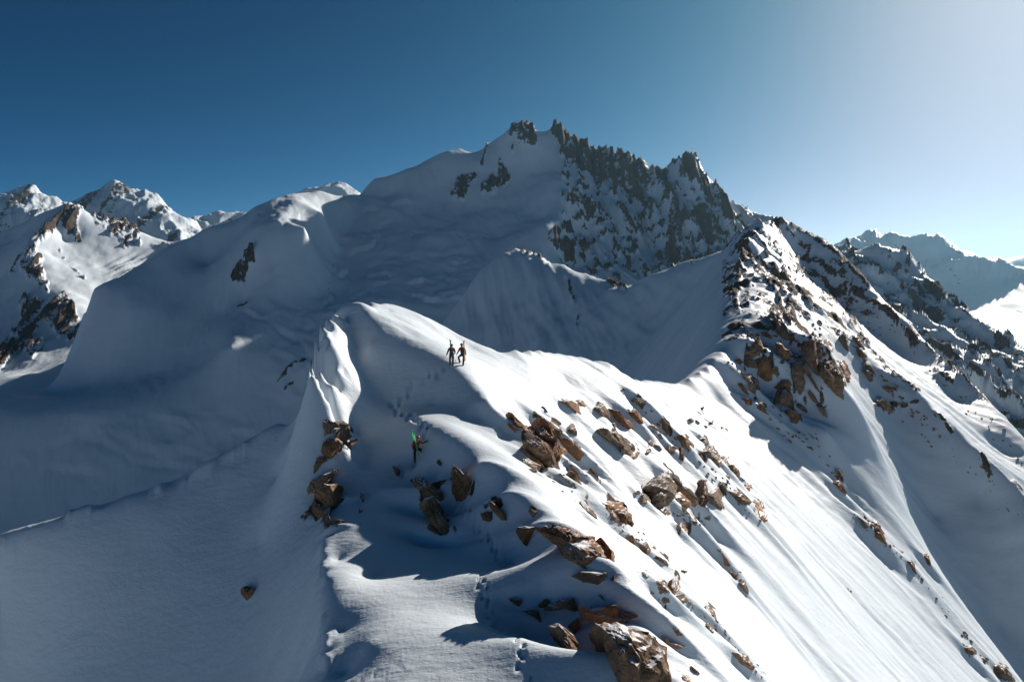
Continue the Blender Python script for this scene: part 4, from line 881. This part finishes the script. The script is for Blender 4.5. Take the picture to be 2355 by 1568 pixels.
# small stones scattered along the rock bands, copies of a few shapes
stone_meshes = []
for i in range(7):
    bm = bmesh.new()
    r = random.Random(90 + i)
    bmesh.ops.create_icosphere(bm, subdivisions=1, radius=1.0)
    for v in bm.verts: v.co = Vector((v.co.x * r.uniform(.75, 1.2), v.co.y * r.uniform(.6, 1.0), v.co.z * r.uniform(.5, .9))) * r.uniform(.85, 1.15)
    for _ in range(5):
        pn = Vector((r.uniform(-1, 1), r.uniform(-1, 1), r.uniform(-1, 1))).normalized(); lim = r.uniform(.45, .7)
        for v in bm.verts:
            e = v.co.dot(pn) - lim
            if e > 0: v.co -= pn * e
    me = bpy.data.meshes.new("stone"); bm.to_mesh(me); bm.free(); me.materials.append(m_rock[i % 3]); stone_meshes.append(me)
BANDS = [([(1990, 700), (2100, 790), (2220, 920), (2350, 1050)], 30, 40, (3, 7)), ([(1900, 640), (1960, 700), (2020, 760)], 24, 20, (3, 8)), ([(2000, 870), (2120, 970), (2250, 1090), (2350, 1200)], 20, 22, (3, 6)), ([(1700, 640), (1760, 720), (1830, 800)], 34, 26, (3, 8)), ([(1170, 960), (1250, 1060), (1350, 1120)], 30, 14, (4, 9)), ([(1420, 900), (1500, 960), (1560, 1020), (1660, 1090)], 18, 22, (3, 8)), ([(1280, 1080), (1340, 1150), (1460, 1230), (1520, 1310)], 22, 20, (3, 8)),
         ([(1460, 1120), (1560, 1180), (1640, 1210)], 25, 14, (4, 9)), ([(1600, 1060), (1700, 1140), (1760, 1200)], 16, 16, (4, 8)), ([(1500, 1330), (1600, 1400), (1650, 1450)], 25, 16, (3, 8)), ([(1630, 1410), (1700, 1490), (1760, 1560)], 12, 14, (3, 7)),
         ([(1690, 840), (1750, 930), (1830, 990), (1880, 1030)], 28, 30, (4, 10)), ([(1860, 1000), (1900, 1060), (1940, 1130)], 10, 8, (4, 8)), ([(1970, 1180), (2030, 1240), (2100, 1310), (2180, 1410)], 10, 26, (3, 8)), ([(2200, 1440), (2260, 1510), (2320, 1565)], 8, 14, (4, 9)),
         ([(2250, 1040), (2280, 1110)], 10, 12, (4, 9)), ([(2000, 840), (2060, 900), (2130, 980)], 14, 20, (4, 9)), ([(1950, 770), (2000, 850)], 10, 8, (4, 9)), ([(1690, 700), (1720, 760), (1760, 860)], 25, 26, (4, 10)), ([(1780, 640), (1840, 720), (1900, 790)], 22, 26, (4, 9)),
         ([(2050, 900), (2120, 960), (2160, 1000)], 12, 10, (4, 8)), ([(1640, 1250), (1690, 1310), (1720, 1360)], 8, 8, (3, 6)), ([(1950, 1350), (1965, 1370)], 4, 2, (4, 6)), ([(1500, 980), (1540, 1040)], 10, 8, (3, 6)), ([(2120, 1000), (2150, 1030)], 6, 4, (4, 7))]
stones = []
for line, w, cnt, (s0, s1) in BANDS:
    r = random.Random(len(line) * 31 + int(line[0][0]))
    for i in range(int(cnt * 1.3)):
        t = r.random() * (len(line) - 1); a, b = line[int(t)], line[int(t) + 1]; f = t - int(t)
        px = a[0] + (b[0] - a[0]) * f + r.gauss(0, w * .5); py = a[1] + (b[1] - a[1]) * f + r.gauss(0, w * .5)
        d = hit(T_near, px, py)
        if not d: continue
        p = Vector(pt(px, py, d)); size = r.uniform(s0, s1) * (0.6 + 0.4 * r.random()); sc = size / F * d * 0.62
        # slabs dip with the slope, as the rock band does
        M = Matrix.LocRotScale(p + normal(T_near, p.x, p.y, 1.0) * sc * 0.15, Vector((r.uniform(-.5, .5), 0.7 + r.uniform(-.3, .3), r.uniform(-.6, .6))).to_track_quat('Z', 'Y') if False else
                               Matrix.Rotation(r.uniform(-.6, .6), 3, 'Z').to_quaternion() @ Matrix.Rotation(0.7 + r.uniform(-.3, .3), 3, 'Y').to_quaternion() @ Matrix.Rotation(r.uniform(-.5, .5), 3, 'X').to_quaternion(),
                               Vector((sc * r.uniform(1.0, 1.9), sc * r.uniform(.8, 1.2), sc * r.uniform(.6, 1.0))))
        stones.append((size, r.randrange(7), M))
stones.sort(key=lambda q: -q[0])
for size, mi, M in stones[:130]:
    o = bpy.data.objects.new("rock", stone_meshes[mi]); scene.collection.objects.link(o)
    o.parent = T_near.obj; o.matrix_local = M
vv, ff = [], []
for size, mi, M in stones[130:]:
    b0 = len(vv); sm = stone_meshes[mi]
    vv += [M @ v.co for v in sm.vertices]; ff += [[b0 + i for i in p.vertices] for p in sm.polygons]
me = bpy.data.meshes.new("scree"); me.from_pydata([tuple(v) for v in vv], [], ff); me.materials.append(m_rock[1])
o = bpy.data.objects.new("scree", me); scene.collection.objects.link(o); o.parent = T_near.obj; o["kind"] = "stuff"

# ------------------------------------------------------------------ climbers
def flat_mat(name, col, rough=0.7, grain=40.0):
    m, nt = new_mat(name); L = nt.links
    out = nt.nodes.new("ShaderNodeOutputMaterial"); geo = nt.nodes.new("ShaderNodeNewGeometry")
    n = noise_tex(nt, geo.outputs['Position'], grain, 3, 0.6)
    b = nt.nodes.new("ShaderNodeBsdfPrincipled"); b.inputs['Roughness'].default_value = rough
    L.new(ramp(nt, n, [(0.3, tuple(c * 0.75 for c in col)), (0.7, tuple(min(1, c * 1.2) for c in col))]), b.inputs['Base Color'])
    L.new(b.outputs[0], out.inputs['Surface'])
    return m
MT = {k: flat_mat(k, c, r_) for k, c, r_ in [("orange_cloth", (0.75, 0.14, 0.02), .75), ("navy_cloth", (0.05, 0.08, 0.14), .75), ("black_cloth", (0.02, 0.02, 0.024), .8), ("skin", (0.55, 0.33, 0.24), .5), ("red_shell", (0.6, 0.03, 0.04), .3),
      ("black_wool", (0.015, 0.02, 0.022), .9), ("green_ski_base", (0.05, 0.75, 0.16), .3), ("dark_ski_base", (0.03, 0.028, 0.028), .3), ("tan_ski_base", (0.55, 0.33, 0.2), .35), ("grey_pack_cloth", (0.06, 0.075, 0.09), .8), ("green_pack_cloth", (0.04, 0.09, 0.09), .8),
      ("alloy", (0.25, 0.26, 0.28), .35), ("red_strap_cloth", (0.5, 0.05, 0.05), .7), ("boot_shell", (0.08, 0.075, 0.06), .4)]}

def skin_mesh(name, joints, edges, radii, zones, root):
    """one continuous body: skinned skeleton, faces coloured by the garment that covers them"""
    names = list(joints)
    me = bpy.data.meshes.new(name)
    me.from_pydata([joints[n] for n in names], [(names.index(a), names.index(b)) for a, b in edges], [])
    o = bpy.data.objects.new(name, me); scene.collection.objects.link(o)
    md = o.modifiers.new("skin", 'SKIN'); md.use_smooth_shade = True
    o.modifiers.new("sub", 'SUBSURF').levels = 1
    o.modifiers["sub"].render_levels = 1
    sv = me.skin_vertices[0].data
    for i, n in enumerate(names):
        sv[i].radius = radii[n] if isinstance(radii[n], tuple) else (radii[n], radii[n])
        sv[i].use_root = (n == root)
    dg = bpy.context.evaluated_depsgraph_get(); dg.update()
    m2 = bpy.data.meshes.new_from_object(o.evaluated_get(dg))
    o.modifiers.clear(); o.data = m2; bpy.data.meshes.remove(me)
    m2.name = name
    m2.materials.clear()
    mats = []
    for z in zones.values():
        if z not in mats: mats.append(z)
    for z in mats: m2.materials.append(MT[z])
    jv = {n: Vector(joints[n]) for n in zones}
    for p in m2.polygons:
        c = Vector(p.center)
        best = min(jv, key=lambda n: (jv[n] - c).length)
        p.material_index = mats.index(zones[best]); p.use_smooth = True
    return o

def person(root_px, label, J, jacket, pants, head_mat, facing=0.0):
    d = hit(T_near, *root_px)
    R0 = Vector(pt(root_px[0], root_px[1], d))
    gz = lambda x, y: height(T_near, R0.x + x, R0.y + y) - R0.z
    for sd in ('L', 'R'):                      # feet stand in the snow, knees follow
        a = Vector(J['ankle' + sd]); z = gz(a.x, a.y) + 0.05
        dz = z - a.z
        J['ankle' + sd] = (a.x, a.y, z)
        t = J['toe' + sd]; J['toe' + sd] = (t[0], t[1], z - 0.05)
        k = J['knee' + sd]; J['knee' + sd] = (k[0], k[1], k[2] + dz * 0.5)
    joints = dict(J); edges = [('pelvis', 'spine'), ('spine', 'chest'), ('chest', 'neck'), ('neck', 'jaw'), ('jaw', 'head'), ('head', 'crown'), ('jaw', 'nose')]
    radii = dict(pelvis=(.175, .14), spine=(.17, .135), chest=(.2, .15), neck=.065, jaw=.085, head=.1, crown=.06, nose=.025)
    zones = dict(pelvis=pants, spine=jacket, chest=jacket, neck=jacket, jaw='skin', head='skin', crown='skin', nose='skin')
    H = Vector(J['head'])
    fdir = Vector((math.sin(facing), math.cos(facing), 0))
    joints['jaw'] = tuple(H + Vector((0, 0, -.09)) + fdir * .02); joints['crown'] = tuple(H + Vector((0, 0, .07))); joints['nose'] = tuple(H + fdir * .11 + Vector((0, 0, -.04)))
    for sd, sg in (('L', -1), ('R', 1)):
        edges += [('chest', 'shoulder' + sd), ('shoulder' + sd, 'elbow' + sd), ('elbow' + sd, 'wrist' + sd), ('wrist' + sd, 'palm' + sd), ('pelvis', 'hip' + sd), ('hip' + sd, 'knee' + sd), ('knee' + sd, 'ankle' + sd), ('ankle' + sd, 'toe' + sd)]
        radii.update({'shoulder' + sd: .1, 'elbow' + sd: .075, 'wrist' + sd: .055, 'palm' + sd: .042, 'hip' + sd: .115, 'knee' + sd: .092, 'ankle' + sd: .085, 'toe' + sd: .05})
        zones.update({'shoulder' + sd: jacket, 'elbow' + sd: jacket, 'wrist' + sd: 'black_cloth', 'palm' + sd: 'black_cloth', 'hip' + sd: pants, 'knee' + sd: pants, 'ankle' + sd: 'boot_shell', 'toe' + sd: 'boot_shell'})
        W = Vector(J['wrist' + sd]); arm = (W - Vector(J['elbow' + sd])).normalized()
        pal = W + arm * .09; joints['palm' + sd] = tuple(pal)
        side = arm.cross(Vector((0, 0, 1))).normalized()
        for q in range(4):                      # fingers curled round the grip
            b_ = pal + side * (q - 1.5) * .022 + arm * .03
            for w_, (off, dn) in enumerate(((.028, -.01), (.045, -.04), (.025, -.06))):
                nm = 'f%s%d%d' % (sd, q, w_)
                joints[nm] = tuple(b_ + arm * (off - .004 * abs(q - 1)) + Vector((0, 0, dn)))
                edges.append((('f%s%d%d' % (sd, q, w_ - 1)) if w_ else 'palm' + sd, nm)); radii[nm] = .011; zones[nm] = 'black_cloth'
        nm = 'thumb' + sd; joints[nm] = tuple(pal + side * sg * .06 + arm * .03 + Vector((0, 0, -.02))); edges.append(('palm' + sd, nm)); radii[nm] = .013; zones[nm] = 'black_cloth'
    o = skin_mesh("person", joints, edges, radii, zones, 'pelvis')
    o.location = R0
    o["label"] = label; o["category"] = "person"; o["group"] = "ski climbers on the ridge"
    # helmet or hat
    bm = bmesh.new(); bmesh.ops.create_uvsphere(bm, u_segments=14, v_segments=8, radius=1.0)
    for v in bm.verts:
        v.co = Vector((v.co.x * .125, v.co.y * .145, v.co.z * .12))
        if v.co.z < -.03: v.co.z = -.03
    me = bpy.data.meshes.new("helmet"); bm.to_mesh(me); bm.free(); me.materials.append(MT[head_mat])
    for p in me.polygons: p.use_smooth = True
    h = bpy.data.objects.new("helmet" if 'shell' in head_mat else "wool_hat", me); scene.collection.objects.link(h); h.parent = o; h.location = H + Vector((0, 0, .035)); h.rotation_euler = (-.15, 0, -facing)
    return o, R0

def boxy(name, size, mat, loc, rot, label=None, cat=None, bevel=.3, taper=.8):
    bm = bmesh.new(); bmesh.ops.create_cube(bm, size=1.0)
    for v in bm.verts:
        t_ = taper if v.co.z > 0 else 1.0
        v.co = Vector((v.co.x * size[0] * t_, v.co.y * size[1] * t_, v.co.z * size[2]))
    bmesh.ops.bevel(bm, geom=bm.edges[:], offset=bevel * min(size), segments=2, affect='EDGES')
    me = bpy.data.meshes.new(name); bm.to_mesh(me); bm.free(); me.materials.append(mat)
    o = bpy.data.objects.new(name, me); scene.collection.objects.link(o); o.location = loc; o.rotation_euler = rot
    if label: o["label"] = label; o["category"] = cat
    return o

def backpack(R0, loc, rot, mat, strapmat, label):
    o = boxy("backpack", (.32, .2, .52), MT[mat], R0 + Vector(loc), rot, label, "backpack", .25)
    for nm, sz, lc in (("lid", (.3, .22, .12), (0, 0, .27)), ("pocket", (.24, .09, .3), (0, -.12, -.06))):
        c = boxy(nm, sz, MT[mat], lc, (0, 0, 0), bevel=.3); c.parent = o
    for sx in (-.12, .12):
        c = boxy("strap", (.03, .02, .5), MT[strapmat], (sx, -.115, 0), (0, 0, 0), bevel=.2, taper=1.0); c.parent = o
    return o

def ski(R0, bottom, top, mat, label, grp):
    A = Vector(bottom); B = Vector(top); L_ = (B - A).length
    bm = bmesh.new(); rows = []
    n = 14
    for i in range(n + 1):
        t_ = i / n
        w = 0.06 * (1 - 0.18 * math.sin(math.pi * t_)) * (1.0 if t_ < .9 else max(.15, math.sqrt(max(0, 1 - ((t_ - .9) / .1) ** 2)))) * (1.15 if t_ > .8 else 1)
        bend = 0.10 * max(0, (t_ - .86) / .14) ** 2 + 0.012 * math.sin(math.pi * t_)
        rows.append([bm.verts.new((sx * w, bend + sy * .009, t_ * L_)) for sx, sy in ((-1, -1), (1, -1), (1, 1), (-1, 1))])
    for a, b in zip(rows[:-1], rows[1:]):
        for k_ in range(4): bm.faces.new((a[k_], a[(k_ + 1) % 4], b[(k_ + 1) % 4], b[k_]))
    bm.faces.new(rows[0][::-1]); bm.faces.new(rows[-1])
    bmesh.ops.recalc_face_normals(bm, faces=bm.faces)
    me = bpy.data.meshes.new("ski"); bm.to_mesh(me); bm.free(); me.materials.append(MT[mat])
    o = bpy.data.objects.new("ski", me); scene.collection.objects.link(o)
    o.location = R0 + A; o.rotation_euler = (B - A).to_track_quat('Z', 'Y').to_euler()
    o["label"] = label; o["category"] = "ski"; o["group"] = grp
    for z in (L_ * .44, L_ * .56):
        c = boxy("binding", (.07, .06, .09), MT["alloy"], (0, .035, z), (0, 0, 0), bevel=.2); c.parent = o
    return o

def pole(R0, hand, tip, label):
    A = Vector(hand); B = Vector(tip); L_ = (A - B).length
    def tube(name, r0, r1, z0, z1, mat, seg=8):
        bm = bmesh.new(); bmesh.ops.create_cone(bm, cap_ends=True, segments=seg, radius1=r0, radius2=r1, depth=z1 - z0)
        bmesh.ops.translate(bm, verts=bm.verts, vec=(0, 0, (z0 + z1) / 2))
        me = bpy.data.meshes.new(name); bm.to_mesh(me); bm.free(); me.materials.append(MT[mat])
        o_ = bpy.data.objects.new(name, me); scene.collection.objects.link(o_); return o_
    root = bpy.data.objects.new("ski_pole", None); scene.collection.objects.link(root)
    root.location = R0 + B; root.rotation_euler = (A - B).to_track_quat('Z', 'Y').to_euler()
    root["label"] = label; root["category"] = "ski pole"; root["group"] = "ski poles"
    for nm, a in (("shaft", (.008, .011, 0, L_, 'alloy')), ("grip", (.017, .019, L_ - .1, L_ + .06, 'black_cloth')), ("basket", (.055, .05, .07, .085, 'black_cloth'))):
        c = tube(nm, *a); c.parent = root
    return root

# lone climber, seen from behind, stepping up to the right
J1 = dict(pelvis=(.02, 0, .93), spine=(.03, .05, 1.14), chest=(.06, .1, 1.36), neck=(.09, .12, 1.52), head=(.12, .14, 1.68), shoulderL=(-.13, .08, 1.43), elbowL=(-.24, .0, 1.17), wristL=(-.22, .16, .98), shoulderR=(.24, .13, 1.43), elbowR=(.43, .2, 1.27), wristR=(.60, .3, 1.37),
          hipL=(-.08, 0, .88), kneeL=(-.1, .06, .48), ankleL=(-.1, 0, .08), toeL=(-.08, .16, .03), hipR=(.12, .03, .88), kneeR=(.26, .28, .72), ankleR=(.28, .24, .33), toeR=(.33, .4, .3))
o1, R1 = person((957, 1064), "lone climber in orange jacket and red helmet carrying bright green skis", J1, "orange_cloth", "black_cloth", "red_shell", 0.5)
backpack(R1, (-.03, -.12, 1.24), (.22, .1, .05), "black_cloth", "red_strap_cloth", "black backpack worn by the lone climber with the red helmet")
ski(R1, (.24, -.26, .42), (-.26, -.2, 2.22), "green_ski_base", "bright green ski reaching highest behind the lone climber", "green skis of the lone climber")
ski(R1, (.26, -.31, .50), (-.12, -.25, 2.10), "green_ski_base", "bright green ski with the lower tip, on the lone climber's back", "green skis of the lone climber")
gx = lambda R, x, y: height(T_near, R.x + x, R.y + y) - R.z
pole(R1, (.69, .33, 1.36), (.82, .45, gx(R1, .82, .45) - .05), "dark ski pole planted to the right by the lone climber")
# the pair on the crest
J2 = dict(pelvis=(-.08, 0, .95), spine=(-.08, .02, 1.15), chest=(-.08, .05, 1.36), neck=(-.08, .07, 1.52), head=(-.08, .1, 1.67), shoulderL=(-.27, .04, 1.43), elbowL=(-.37, .02, 1.2), wristL=(-.43, .12, 1.05), shoulderR=(.11, .04, 1.43), elbowR=(.2, .0, 1.2), wristR=(.16, .18, 1.08),
          hipL=(-.18, 0, .9), kneeL=(-.22, .12, .56), ankleL=(-.22, .2, .2), toeL=(-.23, .36, .16), hipR=(.02, 0, .9), kneeR=(.02, .04, .5), ankleR=(.0, 0, .08), toeR=(.01, .16, .03))
o2, R2_ = person((1041, 843), "climber in dark blue jacket with dark upright skis, left of the crest pair", J2, "navy_cloth", "black_cloth", "black_wool", 0.0)
backpack(R2_, (-.08, -.14, 1.2), (.1, 0, 0), "green_pack_cloth", "red_strap_cloth", "greenish backpack with red straps on the left climber of the pair")
ski(R2_, (.0, -.3, .5), (-.16, -.24, 2.2), "dark_ski_base", "black upright ski on the right side of the left climber's pack", "dark skis of the left climber")
ski(R2_, (-.17, -.3, .5), (-.13, -.27, 2.22), "dark_ski_base", "black upright ski on the left side of the left climber's pack", "dark skis of the left climber")
pole(R2_, (-.47, .16, 1.04), (-.92, .5, gx(R2_, -.92, .5) - .05), "thin ski pole held out to the left by the left climber of the pair")
J3 = dict(pelvis=(-.02, 0, .93), spine=(-.05, .02, 1.13), chest=(-.08, .06, 1.34), neck=(-.1, .09, 1.5), head=(-.12, .12, 1.66), shoulderL=(-.26, .08, 1.4), elbowL=(-.37, .1, 1.17), wristL=(-.46, .2, 1.02), shoulderR=(.1, .04, 1.41), elbowR=(.2, -.02, 1.18), wristR=(.2, .14, 1.0),
          hipL=(-.11, 0, .88), kneeL=(-.40, .2, .75), ankleL=(-.27, .3, .35), toeL=(-.32, .45, .3), hipR=(.07, 0, .88), kneeR=(.04, .05, .5), ankleR=(.0, 0, .08), toeR=(.0, .16, .03))
o3, R3_ = person((1065, 841), "climber in orange jacket and black hat, right of the crest pair", J3, "orange_cloth", "black_cloth", "black_wool", -0.3)
backpack(R3_, (.03, -.13, 1.18), (.12, 0, 0), "grey_pack_cloth", "black_cloth", "dark grey backpack on the right climber of the pair")
ski(R3_, (.14, -.25, .42), (.04, -.2, 2.12), "tan_ski_base", "tan upright ski nearest the right climber's head", "tan skis of the right climber")
ski(R3_, (.2, -.26, .42), (.09, -.22, 2.08), "tan_ski_base", "tan upright ski on the outer side of the right climber's pack", "tan skis of the right climber")
pole(R3_, (-.5, .24, 1.0), (-.62, .42, gx(R3_, -.62, .42) - .05), "dark ski pole between the pair of climbers on the crest")

# ------------------------------------------------------------------ thin air between the ranges
bm = bmesh.new(); bmesh.ops.create_cube(bm, size=1.0)
for v in bm.verts: v.co = Vector((v.co.x * 34000, v.co.y * 34000, 900 if v.co.z > 0 else -700))
me = bpy.data.meshes.new("haze"); bm.to_mesh(me); bm.free()
m, nt = new_mat("thin_air"); out = nt.nodes.new("ShaderNodeOutputMaterial")
pv = nt.nodes.new("ShaderNodeVolumePrincipled")
pv.inputs['Color'].default_value = (0.42, 0.77, 1.0, 1); pv.inputs['Density'].default_value = 2.0e-5; pv.inputs['Anisotropy'].default_value = 0.5
nt.links.new(pv.outputs[0], out.inputs['Volume'])
me.materials.append(m)
o = bpy.data.objects.new("haze", me); scene.collection.objects.link(o); o["kind"] = "stuff"
o["label"] = "thin blue haze hanging between the mountain ranges"; o["category"] = "haze"
